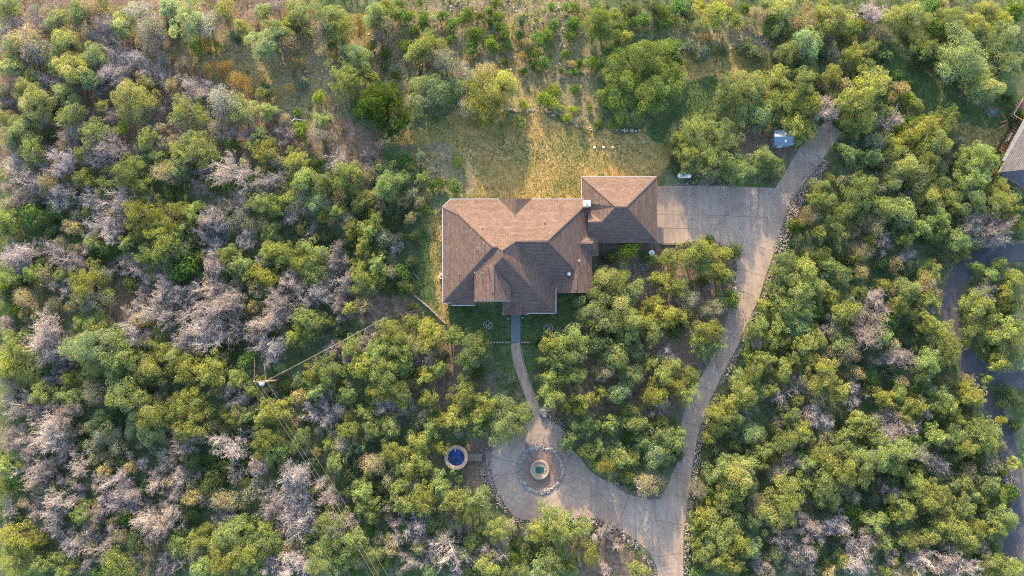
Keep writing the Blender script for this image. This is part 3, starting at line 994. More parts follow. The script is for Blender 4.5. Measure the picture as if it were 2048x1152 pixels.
# ------------------------------------------------------------------ shed
sh = empty("garden_shed", (0, 0, 0))
tag(sh, "small shed with blue metal roof half hidden under trees beside the driveway spur", "shed")
mb = MB()
e = 2.3
mb.prism([Z(1549, 291, e), Z(1587, 291, e), Z(1587, 273, e + .9), Z(1549, 273, e + .9)], .06)
mb.prism([Z(1549, 273, e + .9), Z(1587, 273, e + .9), Z(1587, 260, e), Z(1549, 260, e)], .06)
mb.build("roof", M['blue_roof'], sh)
mb = MB()
wall_box(mb, 1551, 262, 1585, 288, 2.2)
mb.build("wall", simple("shed_siding", (0.20, 0.24, 0.27), .8, .2, .15), sh)
mb = MB(); v = Z(1571, 282, e + .5); mb.box(v, (.3, .5, .25)); mb.build("skylight", M['white'], sh)
mb = MB(); v = Z(1571, 268, e + .6); mb.box(v, (.3, .3, .4)); mb.build("roof_vent", M['white'], sh)
mb = MB(); v = W(1565, 288, 2.2); mb.box((v.x, v.y - .02, 1.0), (1.0, .1, 2.0)); mb.build("door", M['white'], sh)

# ------------------------------------------------------------------ propane tank
c_ = W(1369, 351, .9)
tk = empty("propane_tank", (c_.x, c_.y, 0))
tag(tk, "white horizontal gas tank lying on legs at the tree edge beside the parking pad", "gas tank")
mb = MB()
L = .9
rg = []
for k_ in range(-6, 7):
    t = k_ / 6
    x = math.copysign(1, t) * (L + .5 * math.sin(max(0, abs(t) - .4) / .6 * math.pi / 2)) if abs(t) > .4 else t / .4 * L
    r = .52 if abs(t) <= .4 else .52 * math.cos(max(0, abs(t) - .4) / .6 * math.pi / 2 * .97)
    rg.append([mb.bm.verts.new((x, r * math.cos(a), .85 + r * math.sin(a))) for a in [i * math.pi / 12 for i in range(24)]])
for a, b_ in zip(rg, rg[1:]):
    for i in range(24): mb.bm.faces.new((a[i], b_[i], b_[(i + 1) % 24], a[(i + 1) % 24]))
mb.build("tank_body", M['white'], tk, True)
mb = MB(); mb.tube((0, 0, 1.3), (0, 0, 1.52), .2, .18, 16); mb.build("valve_dome", M['metal'], tk)
for x in (-.6, .6):
    for y in (-.3, .3):
        mb = MB(); mb.box((x, y, .2), (.16, .1, .5)); mb.build("leg", M['metal'], tk)

# ------------------------------------------------------------------ water tank with stone wall
c_ = W(912.5, 915, 1.2)
wt = empty("water_tank", (c_.x, c_.y, 0))
tag(wt, "round stone-walled water tank holding dark blue water west of the turning circle", "water tank")
mb = MB()
mb.lathe([(2.24, -.3), (2.22, 1.5), (2.2, 1.62), (1.66, 1.62), (1.62, 1.5), (1.60, .2)], (0, 0, 0), 56, 0, 0.008)
mb.build("stone_wall", simple("tank_masonry", (0.24, 0.20, 0.16), .9, .15, .35, 4, .05), wt)
mb = MB(); mb.lathe([(2.27, 1.60), (2.27, 1.70), (1.95, 1.72), (1.93, 1.60)], (0, 0, 0), 56, 0, 0.006)
mb.build("coping", simple("tank_coping", (0.22, 0.18, 0.145), .9, .15, .35, 3, .03), wt)
mb = MB(); mb.poly([(1.63 * math.cos(t), 1.63 * math.sin(t), 1.0) for t in [i * math.pi / 24 for i in range(48)]])
mb.build("water", M['navy'], wt)
mb = MB(); mb.bar((-.15, 1.2, 1.66), (-.1, 1.75, 1.66), .05); mb.tube((-.15, 1.2, .9), (-.15, 1.2, 1.68), .03, seg=8); mb.build("inlet_pipe", M['metal'], wt)
br_ = empty("wooden_footbridge", (0, 0, 0))
tag(br_, "short grey wooden boardwalk joining the round water tank to the driveway circle", "boardwalk")
a, b_ = W(936, 914.5, .5), W(964, 914.5, .3)
n = 16
mb = MB()
for i in range(n):
    q = a.lerp(b_, (i + .5) / n)
    mb.box(q, ((b_ - a).length / n * .82, 1.35, .06))
mb.build("deck_board", M['wood'], br_)
mb = MB()
for s in (-.72, .72): mb.bar(a + Vector((0, s, -.08)), b_ + Vector((0, s, -.08)), .1, .18)
mb.bar(a + Vector((0, .74, .75)), W(945, 907, 1.2), .06)
mb.build("side_rail", M['dark'], br_)

# ------------------------------------------------------------------ fountain in the turning circle
c_ = CC
gd = sheet("mulch_ground", [(c_.x + 3.9 * math.cos(t), c_.y + 3.85 * math.sin(t)) for t in [i * math.pi / 24 for i in range(48)]], 0.10, M['mulch'])
ft = empty("stone_fountain", (c_.x - .18, c_.y, 0))
tag(ft, "round stone fountain basin with a small teal pool, in the middle of the turning circle", "fountain")
mb = MB(); mb.lathe([(1.88, -.1), (1.86, .55), (1.80, .62), (1.5, .62), (1.46, .5)], (0, 0, 0), 44, 0, .006); mb.lathe([(1.47, .48), (.62, .42)], (0, 0, 0), 44)
mb.build("basin_wall", simple("pale_basin_stone", (0.27, 0.225, 0.175), .9, .15, .3, 5, .04), ft)
mb = MB()
pts = []
for t in [i * math.pi / 16 for i in range(32)]:
    x, y = math.cos(t), math.sin(t)
    pts.append((.82 * math.copysign(abs(x) ** .6, x), .6 * math.copysign(abs(y) ** .6, y), .53))
mb.prism(pts, .1)
mb.build("pool", M['teal'], ft)
mb = MB()
for i in range(46):
    t = random.uniform(0, 6.283); r = random.uniform(.98, 1.42)
    mb.rock((r * math.cos(t), r * math.sin(t), .5), (random.uniform(.1, .3), random.uniform(.1, .25), .14), 0, t)
mb.build("pebble", M['rock'], ft)['kind'] = 'stuff'
HOURS = ['twelve', 'one', 'two', 'three', 'four', 'five', 'six', 'seven', 'eight', 'nine', 'ten', 'eleven']
for k_ in range(36):
    t = k_ / 36 * 2 * math.pi
    r = 4.25 + random.uniform(-.2, .2)
    sz = random.choice((.5, .7, .9, 1.05))
    mb = MB(); mb.rock((0, 0, 0), (sz, sz * random.uniform(.5, .8), random.uniform(.25, .45)), 0, 0, 2)
    o = mb.build("kerb_stone", M['rock_blue'] if k_ % 5 == 3 else M['rock'], loc=(c_.x + r * math.cos(t), c_.y + r * math.sin(t), .12))
    o.rotation_euler = (0, 0, t + 1.57 + random.uniform(-.3, .3))
    hq = (9 - k_) % 36
    tag(o, f"limestone rock ringing the fountain bed {('at', 'just after', 'just before')[hq % 3]} its {HOURS[(hq + 1) // 3 % 12]} o'clock position", "rock", "rocks ringing the fountain bed")
pts = []
for i in range(420):
    t = random.uniform(0, 6.283); r = random.uniform(3.65, 4.75); pts.append((c_.x + r * math.cos(t), c_.y + r * math.sin(t)))
o = rocks_mesh("gravel_ring", np.array(pts), .12, .42, M['rubble'], .06)
tag(o, "small rubble packed round the edge of the round fountain bed", "gravel", kind='stuff')
pl = MB(); a, b_ = W(1051, 887, .1), W(1059, 903, .3); pl.bar(a, b_, .3, .06); pl.bar(b_, b_ + (b_ - a) * .6, .12, .05)
tag(pl.build("fallen_plank", M['wood']), "narrow pale plank lying on concrete at upper left of the fountain ring", "plank")

# ------------------------------------------------------------------ utility poles and wires
up = empty("utility_pole", W(521, 763, 10).xyz * 1)
up.location.z = 0
ux, uy = up.location.x, up.location.y
tag(up, "tall wooden utility pole with crossarm and pale transformer, among trees left of the house", "utility pole")
mb = MB(); mb.tube((0, 0, -.3), (0, 0, 10.2), .2, .13, seg=14); mb.build("pole", M['pole'], up)
mb = MB(); mb.box((-.15, 0, 9.5), (2.6, .14, .16), R(-3)); mb.build("crossarm", M['wood'], up)
mb = MB(); mb.tube((-.02, -.42, 8.6), (-.02, -.42, 9.75), .36, seg=20); mb.tube((-.02, -.42, 9.75), (-.02, -.42, 9.9), .36, .1, seg=20)
mb.build("transformer", simple("pale_blue_enamel", (0.52, 0.62, 0.70), .4, .4, .05), up, True)
for x in (-1.35, -.55, 1.05):
    mb = MB(); mb.tube((x, 0, 9.58), (x, 0, 9.85), .07, .04, seg=8); mb.build("insulator", M['white'], up)


def wire(name, a, b_, sag, r, label, group):
    a, b_ = Vector(a), Vector(b_)
    mb = MB(); prev = a
    n = 18
    for i in range(1, n + 1):
        t = i / n
        q = a.lerp(b_, t); q.z -= sag * 4 * t * (1 - t)
        mb.tube(prev, q, r, seg=5, caps=False); prev = q
    tag(mb.build(name, M['wire']), label, "cable", group)


e9 = 9.2
for k_, (x0, x1) in enumerate(((-1.35, 748), (-.55, 758), (1.05, 776))):
    wire("power_line", (ux + x0, uy, 9.85), W(x1 + 13, 1175, e9), 1.2, .013,
         ("leftmost of three power lines running from the transformer pole to the bottom edge", "middle of three power lines running from the transformer pole to the bottom edge",
          "rightmost of three power lines running from the transformer pole to the bottom edge")[k_], "power lines south of the utility pole")
sp = W(765, 638, 6)
for k_, dy in enumerate((-.18, .05, .3)):
    wire("service_cable", (ux + .3, uy + dy * .6, 8.7 - k_ * .3), (sp.x - .1, sp.y + dy * .4, 5.7 - k_ * .2), .7, .008,
         ("upper service cable from transformer pole to the short pole near the house", "middle service cable from transformer pole to the short pole near the house",
          "lower service cable from transformer pole to the short pole near the house")[k_], "service cables to the house")
for k_, (x0, px, py) in enumerate(((-1.35, 508, 705), (.8, 527, 722))):
    wire("guy_wire", (ux + x0, uy, 9.5), W(px, py, 2.0), .1, .012, ("left guy wire dropping from the utility pole crossarm into the bare trees", "right guy wire dropping from the utility pole crossarm into the bare trees")[k_], "guy wires at the utility pole")
sp2 = empty("service_pole", (sp.x, sp.y, 0))
tag(sp2, "short slim service pole at the wood edge where the service cables end", "pole")
mb = MB(); mb.tube((0, 0, -.2), (0, 0, 6), .11, .09, seg=10); mb.build("pole", M['pole'], sp2)
mb = MB(); mb.tube((.1, 0, 5.6), (.1, 0, 5.95), .12, .05, seg=10); mb.build("weatherhead", M['metal'], sp2)
wire("service_drop", (sp.x, sp.y, 5.7), W(886, 600, 3.0), 1.5, .006, "thin cable from the short service pole to the house corner", None)

# ------------------------------------------------------------------ low walls and stone edging
def low_wall(name, line, w, h, m, label, cat="wall"):
    L_ = smooth_line([W2(*q) for q in line], 3) if len(line) > 2 else [W2(*q) for q in line]
    mb = MB()
    for a, b_ in zip(L_, L_[1:]):
        a, b_ = Vector((*a, 0)), Vector((*b_, 0))
        n = max(1, int((b_ - a).length / .55))
        for i in range(n):
            q0, q1 = a.lerp(b_, i / n), a.lerp(b_, (i + 1) / n - .03)
            hh = h * random.uniform(.85, 1.12)
            q0.z = q1.z = hh / 2 - .1
            mb.bar(q0, q1, w * random.uniform(.85, 1.1), hh + .2)
    tag(mb.build(name, m), label, cat)


lw = simple("low_wall_stone", (0.24, 0.20, 0.165), .9, .1, .3, 5, .04)
low_wall("retaining_wall", [(826, 588), (858, 615), (892, 648)], .32, .4, lw, "low pale stone wall running diagonally along the west lawn")
low_wall("retaining_wall", [(974, 685), (1021, 685)], .32, .42, lw, "low straight stone wall left of the dark flagstone path")
low_wall("retaining_wall", [(1042, 685), (1083, 685)], .32, .42, lw, "low straight stone wall right of the dark flagstone path")
low_wall("retaining_wall", [(1124, 663), (1146, 642)], .28, .4, lw, "short diagonal stone wall at the right corner of the front lawn")
low_wall("garden_edging", [(824, 510), (822, 528), (829, 548), (838, 560)], .22, .2, lw, "curved stone edging on the far west side of the lawn", "edging")
low_wall("path_edging", [(1022, 690), (1026, 722), (1037, 757), (1050, 792), (1062, 822)], .14, .14, lw, "thin stone edging along the left side of the curving front path", "edging")
low_wall("path_edging", [(1043, 690), (1047, 722), (1058, 755), (1071, 790), (1080, 818)], .14, .14, lw, "thin stone edging along the right side of the curving front path", "edging")
low_wall("parking_edging", [(1320, 489), (1362, 489)], .2, .2, M['wood'], "dark edging board where the parking pad meets the planted bed", "edging")


M['rubble_white'] = simple("white_limestone", (0.36, 0.33, 0.295), .95, .1, .25, 3, .04)
ONES = "first second third fourth fifth sixth seventh eighth ninth tenth eleventh twelfth thirteenth fourteenth fifteenth sixteenth seventeenth eighteenth nineteenth".split()
NTH = ONES + [t + ("ieth" if u < 0 else "y-" + ONES[u]) for t in ("twent", "thirt", "fort") for u in range(-1, 9)]
ROCKV = []
for _ in range(6):
    mb = MB(); mb.rock((0, 0, 0), (1, .72, .6), 0, 0, 1)
    me_ = bpy.data.meshes.new("rock"); mb.bm.to_mesh(me_); mb.bm.free(); me_.materials.append(M['rubble_white']); ROCKV.append(me_)


def stone_row(line, n, smin, smax, side, label, group):
    P_ = sorted(strip_pts(line, .5, n).tolist(), key=lambda q: q[0] if side == 'left' else -q[1])
    for i, (x, y) in enumerate(P_):
        s = random.uniform(smin, smax)
        o = bpy.data.objects.new("edging_rock", ROCKV[i % 6]); COL.objects.link(o)
        o.location = (x, y, .08); o.rotation_euler = (0, 0, random.uniform(0, 6.28)); o.scale = (s, s, s)
        tag(o, f"{NTH[i]} rock from the {side} {label}", "rock", group)


stone_row([(1010, 218), (1050, 221), (1092, 222), (1112, 232)], 34, .25, .7, 'left', "of the white row edging the lawn left of the trail", "rocks edging the lawn left of the trail")
stone_row([(1132, 240), (1160, 252), (1200, 263)], 24, .25, .6, 'left', "of the white row edging the lawn right of the trail", "rocks edging the lawn right of the trail")
stone_row([(1225, 258), (1282, 263)], 24, .3, .7, 'left', "of the white row below the big oak", "rocks below the big oak")
stone_row([(1118, 5), (1112, 30), (1124, 80), (1110, 110)], 28, .2, .5, 'top', "along the dirt trail above the house", "white rocks along the dirt trail")
stone_row([(935, 300), (948, 330), (957, 355)], 18, .2, .45, 'top', "of the thin stone line at the lawn's left edge", "stones at the left edge of the back lawn")
stone_row([(1340, 100), (1352, 125), (1368, 135)], 20, .3, .7, 'left', "of the rock heap left of the upper clearing", "rocks left of the upper clearing")

for k_, (px, py) in enumerate(((1189, 295), (1207, 295), (1225, 295))):
    v = W(px, py); mb = MB(); mb.rock((0, 0, 0), (.55, .5, .28), 0, 0, 2)
    tag(mb.build("white_stone", M['white'], loc=(v.x, v.y, .1), smooth=True), ("leftmost of three white stones in a row on the back lawn", "middle one of three white stones in a row on the back lawn", "rightmost of three white stones in a row on the back lawn")[k_], "stone", "white stones on the back lawn")
for k_, (px, py) in enumerate(((976, 650), (1097, 656))):
    v = W(px, py); mb = MB()
    for i in range(13):
        t = i / 13 * 6.283; mb.rock((.9 * math.cos(t), .75 * math.sin(t), .08), (.42, .34, .26), 0, t)
    for i in range(8): mb.rock((random.uniform(-.5, .5), random.uniform(-.4, .4), .04), (.4, .3, .14), 0, i)
    tag(mb.build("stone_ring", M['rock'], loc=(v.x, v.y, 0)), ("small ring of stones on the dark lawn left of the front path", "small ring of stones on the lawn right of the flagstone path")[k_], "stone ring", "stone rings on the front lawn")
for k_, (px, py, s) in enumerate(((1016, 637, .5), (1045, 635, .4), (1017, 645, .3))):
    v = W(px, py); mb = MB(); mb.rock((0, 0, 0), (s, s * .8, s * .6), 0, .4, 2)
    tag(mb.build("path_stone", M['rubble_white'], loc=(v.x, v.y, .1)), ("larger pale stone on the left of the flagstone path below the porch", "pale stone on the right of the flagstone path below the porch", "smallest pale stone on the left of the flagstone path")[k_], "stone", "pale stones beside the porch path")
v = W(1087, 825); mb = MB(); mb.rock((0, 0, 0), (1.5, 2.2, 1.2), 0, .4, 3)
tag(mb.build("boulder", M['rock_blue'], loc=(v.x, v.y, .3)), "large blue-grey boulder where the front path meets the turning circle", "boulder")
v = W(1190, 962 + 80); v = W(1190, 1078); mb = MB(); mb.rock((0, 0, 0), (1.2, 2.3, .9), 0, .1, 2)
tag(mb.build("boulder", M['rock_blue'], loc=(v.x, v.y, .2)), "long grey boulder in the grass below the driveway junction", "boulder")
# dead forked log
mb = MB(); a = W(575, 250, .4); b_ = W(590, 238, .9); mb.tube(a, b_, .1, .16, 8); mb.tube(b_, W(612, 242, .5), .16, .1, 8); mb.tube(b_, W(596, 246, .4), .1, .05, 8); mb.tube(b_, W(588, 230, 1.2), .11, .05, 8)
tag(mb.build("fallen_branch", simple("bleached_wood", (0.42, 0.39, 0.38), .9, .1, .2), smooth=True), "bleached forked dead branch lying on the rocky slope at upper left", "branch")
mb = MB(); mb.tube(W(1916, 195, .3), W(1928, 188, .3), .12, .1, 8)
tag(mb.build("fallen_branch", M['pole'], smooth=True), "short pale log lying in the green clearing near the neighbouring house", "log")
mb = MB(); v = W(884.5, 553, .5); mb.lathe([(.45, .3), (.5, .35), (.5, .9), (.38, .9), (.36, .5)], (v.x - .1, v.y, -.2), 24)
tag(mb.build("rain_barrel", M['white'], smooth=True), "round white-rimmed barrel against the west wall of the house", "barrel")

# ================================================================== trees
def unit_dirs(n, zmin=-0.35):
    z = rng.uniform(zmin, 1, n); a = rng.uniform(0, 2 * np.pi, n); r = np.sqrt(1 - z * z)
    return np.stack([r * np.cos(a), r * np.sin(a), z], 1)


def leaves(cent, nrm, size, tint, updown=0.5):
    """one small four-cornered leaf spray at each centre"""
    n = len(cent)
    d = nrm + rng.normal(0, updown, (n, 3))
    d /= np.linalg.norm(d, axis=1, keepdims=True)
    h = rng.normal(0, 1, (n, 3))
    u = np.cross(d, h); u /= np.linalg.norm(u, axis=1, keepdims=True) + 1e-9
    v = np.cross(d, u)
    s = (size * rng.uniform(.6, 1.35, n))[:, None]
    a = rng.uniform(.45, .8, n)[:, None]
    co = np.stack([cent - u * s * .5, cent + v * s * a * .5, cent + u * s * .5, cent - v * s * a * .5], 1).reshape(-1, 3)
    return co, np.arange(n * 4).reshape(-1, 4), np.repeat(tint, 4, 0)


def prisms(p0, p1, r0, r1):
    d = p1 - p0
    L = np.linalg.norm(d, axis=1, keepdims=True) + 1e-9
    d = d / L
    h = np.where(np.abs(d[:, 2:3]) > .9, np.array([[1., 0, 0]]), np.array([[0, 0, 1.]]))
    u = np.cross(d, h); u /= np.linalg.norm(u, axis=1, keepdims=True); v = np.cross(d, u)
    vs = []
    for p_, r in ((p0, r0), (p1, r1)):
        for k_ in range(3):
            a = k_ * 2 * np.pi / 3
            vs.append(p_ + (u * np.cos(a) + v * np.sin(a)) * r[:, None])
    co = np.stack(vs, 1).reshape(-1, 3)
    b_ = (np.arange(len(p0)) * 6)[:, None]
    q = np.concatenate([b_ + np.array([[k_, (k_ + 1) % 3, 3 + (k_ + 1) % 3, 3 + k_]]) for k_ in range(3)], 0)
    return co, q


def tree_green(kind, Rn, H):
    """crown mesh and trunk mesh for a crown of radius Rn, height H"""
    puffy = kind == 'J'
    low = kind in 'SD'
    pr = {'E': .20, 'J': .21, 'O': .30, 'G': .32, 'S': .36, 'D': .36}[kind] * Rn
    pr = max(min(pr, .80 if puffy else 1.1), .30)
    npf = int((5.6 if puffy else 9.5 if kind == 'E' else 6.5) * (Rn / pr) ** 2 * .62) + 4
    # lobed outline: a few random sectors are pushed in or out
    ph = rng.uniform(0, 6.28, 3); am = rng.uniform(.08, .26, 3)
    cs = []
    tries = 0
    nl = int(rng.integers(5, 9)); la = np.sort(rng.uniform(0, 6.283, nl)); ll = rng.uniform(.55, 1.08, nl)
    while len(cs) < npf and tries < npf * 40:
        tries += 1
        a = rng.uniform(0, 6.283); q = math.sqrt(rng.uniform(0, 1))
        lim = (Rn - pr * .75) * (1 + am[0] * math.sin(2 * a + ph[0]) + am[1] * math.sin(3 * a + ph[1]) + am[2] * math.sin(5 * a + ph[2]))
        x, y = q * lim * math.cos(a), q * lim * math.sin(a)
        if puffy and Rn > 1.6 and rng.random() < .72:       # sprays borne along limbs leave gaps between them
            j = int(rng.integers(nl)); q = math.sqrt(rng.uniform(.02, 1)) * ll[j]
            x = q * lim * math.cos(la[j]) + rng.normal(0, .12 * Rn); y = q * lim * math.sin(la[j]) + rng.normal(0, .12 * Rn)
        top = H - pr * .8 - (H * .42) * q ** 2.2 + rng.normal(0, .13 * Rn)
        bot = max(H * .25, .3)
        z = top if rng.random() < .72 else rng.uniform(min(bot, top - .1), top)
        z = max(z, pr * .4)
        if all((x - c[0]) ** 2 + (y - c[1]) ** 2 + (z - c[2]) ** 2 > (pr * (.60 if puffy else .45)) ** 2 for c in cs):
            cs.append((x, y, z, pr * rng.uniform(.6, 1.3)))
    cs = np.array(cs)
    dens = {'E': 260, 'J': 175, 'O': 270, 'G': 110, 'S': 140, 'D': 130}[kind]
    ls = {'E': .19, 'J': .17, 'O': .155, 'G': .15, 'S': .18, 'D': .19}[kind]
    CO, TI, NO = [], [], []
    for (x, y, z, r) in cs:
        n = int(dens * r * r) + 12
        d = unit_dirs(n, -.25)
        sub = unit_dirs(5, -.1)      # small sprays make the puff knobbly
        k_ = (d @ sub.T).max(1)
        rr = r * (0.66 + .34 * k_) * rng.uniform(.72, 1.06, n)
        p_ = d * rr[:, None] * np.array([1, 1, .85]) + (x, y, z)
        CO.append(p_); NO.append(d)
        t = rng.uniform(.80, 1.2)
        yel = np.array([1.0, 1.0, 1.0]) if rng.random() < .6 else (np.array([1.16, 1.10, .80]) if rng.random() < .7 else np.array([.78, .94, 1.1]))
        if kind in 'JOG' and rng.random() < .13: yel = np.array([1.18, 1.02, 1.2])      # browning sprays
        TI.append(np.clip(rng.normal(1, .17, (n, 1)), .55, 1.6) * t * yel[None])
    co, q, ti = leaves(np.concatenate(CO), np.concatenate(NO), ls, np.concatenate(TI), .75)
    if kind in 'JOG':      # bare grey twigs poking through the leaves
        nt_ = int(({'J': 26, 'O': 16, 'G': 60}[kind]) * Rn * Rn)
        ci_ = rng.integers(0, len(cs), nt_)
        d = unit_dirs(nt_, .0)
        r_ = cs[ci_, 3:4]
        p0 = cs[ci_, :3] + d * r_ * .35; p1 = cs[ci_, :3] + (d + rng.normal(0, .25, (nt_, 3))) * r_ * rng.uniform(.9, 1.35, (nt_, 1))
        co2, q2 = prisms(p0, p1, np.full(nt_, .018), np.full(nt_, .011))
        g = {'J': (1.65, 1.30, 3.1), 'O': (1.45, 1.20, 2.4), 'G': (1.2, 1.08, 1.6)}[kind]
        co = np.concatenate([co, co2]); q = np.concatenate([q, q2 + len(ti)])
        ti = np.concatenate([ti, np.ones((len(co2), 3)) * np.array(g)])
    crown = mesh_from("crown", co, q, ti)
    # trunk and limbs
    P0, P1, R0, R1_ = [], [], [], []
    base = np.array([0, 0, -.3]); fork = np.array([rng.normal(0, .12), rng.normal(0, .12), H * (.12 if low else .28)])
    tr = .05 * Rn + .04
    P0.append(base); P1.append(fork); R0.append(tr * 1.3); R1_.append(tr)
    for c in cs[rng.permutation(len(cs))[:min(len(cs), 26)]]:
        c = c[:3]; mid = fork + (c - fork) * .5 + np.array([0, 0, .12 * H]) * rng.uniform(-.3, .8) + rng.normal(0, .12, 3)
        P0 += [fork, mid]; P1 += [mid, c]; R0 += [tr * .5, tr * .32]; R1_ += [tr * .32, .015]
    co, q = prisms(np.array(P0), np.array(P1), np.array(R0), np.array(R1_))
    return mesh_from("trunk", co, q), crown


def tree_bare(Rn, H, fine=1.0, leafy=0):
    """leafless grey tree: limbs, and a fine haze of twigs"""
    P0, P1, R0, R1_ = [], [], [], []
    T0, T1, Q0, Q1_ = [], [], [], []

    def grow(p_, d, L, r, lev):
        n = 3 if lev < 2 else 2
        for s in range(n):
            d2 = d + rng.normal(0, .20 + .05 * lev, 3); d2[2] += .05
            d2 /= np.linalg.norm(d2)
            q = p_ + d2 * L / n
            rr = r * (1 - .28 * (s + 1) / n)
            tgt = (P0, P1, R0, R1_) if lev < 2 else (T0, T1, Q0, Q1_)
            tgt[0].append(p_); tgt[1].append(q); tgt[2].append(r * (1 - .28 * s / n)); tgt[3].append(rr)
            if lev < 4:
                for _ in range(rng.integers(2, 4) if lev < 2 else 2):
                    if lev >= 2 and rng.random() > fine: continue
                    side = rng.normal(0, 1, 3); side -= side.dot(d2) * d2; side /= np.linalg.norm(side)
                    dd = d2 * .75 + side * rng.uniform(.5, 1.0); dd[2] += .12
                    dd /= np.linalg.norm(dd)
                    grow(q - d2 * rng.uniform(0, L / n * .6), dd, L * rng.uniform(.48, .70), max(rr * .55, .011), lev + 1)
            p_ = q; d = d2

    ns = max(3, int(3 + Rn * .7))
    for i in range(ns):
        a = i / ns * 6.283 + rng.uniform(-.4, .4)
        tilt = rng.uniform(.35, 1.05)
        d = np.array([math.cos(a) * math.sin(tilt), math.sin(a) * math.sin(tilt), math.cos(tilt)])
        L = min(Rn / max(math.sin(tilt), .35), H) * rng.uniform(.55, .72)
        grow(np.array([0, 0, H * .1]), d, L, .027 * Rn + .025, 0)
    P0.append(np.array([0, 0, -.3])); P1.append(np.array([0, 0, H * .14])); R0.append(.04 * Rn + .06); R1_.append(.03 * Rn + .05)
    co, q = prisms(np.array(P0), np.array(P1), np.array(R0), np.array(R1_))
    tr = mesh_from("trunk", co, q, np.ones((len(co), 3)) * 1.2)
    T0, T1, Q0, Q1_ = map(np.array, (T0, T1, Q0, Q1_))
    co, q = prisms(T0, T1, np.maximum(Q0, .013) * 1.05, np.maximum(Q1_, .010) * 1.0)
    ti = np.repeat(np.clip(rng.normal(1, .2, (len(T0), 1)), .5, 1.5), 6, 0) * np.ones((1, 3))
    sc = Rn / (np.percentile(np.hypot(co[:, 0], co[:, 1]), 97) + 1e-6)
    tw = mesh_from("twigs", co, q, ti)
    return tr, tw, sc


CLS = {'E': [5.0], 'J': [1.3, 2.2, 3.2, 4.3], 'O': [2.2, 3.2, 4.6], 'G': [1.6, 2.8], 'S': [.8, 1.5], 'D': [1.5, 2.8]}
HGT = {'E': lambda r: 2.2 + 1.0 * r, 'J': lambda r: 1.7 + 1.05 * r, 'O': lambda r: 1.8 + 1.0 * r, 'G': lambda r: 1.3 + 1.0 * r, 'S': lambda r: .25 + 1.15 * r, 'D': lambda r: .5 + 1.1 * r, 'P': lambda r: 1.5 + 1.0 * r}
NV = {'E': 2, 'J': 6, 'O': 4, 'G': 4, 'S': 4, 'D': 4}
LIB = {}
for k_, cl in CLS.items():
    for ci, r_ in enumerate(cl):
        LIB[k_, ci] = []
        for v in range(NV[k_]):
            t_, c_ = tree_green(k_, r_, HGT[k_](r_))
            t_.materials.append(M['bark']); c_.materials.append(M['leaf'])
            LIB[k_, ci].append((t_, c_))
BARE = [1.6, 2.6, 3.6]
for ci, r_ in enumerate(BARE):
    LIB['P', ci] = []
    for v in range(6):
        t_, c_, sc = tree_bare(r_, HGT['P'](r_), (1.0, .62, .85, .45, .75, .95)[v])
        t_.materials.append(M['twig']); c_.materials.append(M['twig'])
        LIB['P', ci].append((t_, c_, sc))

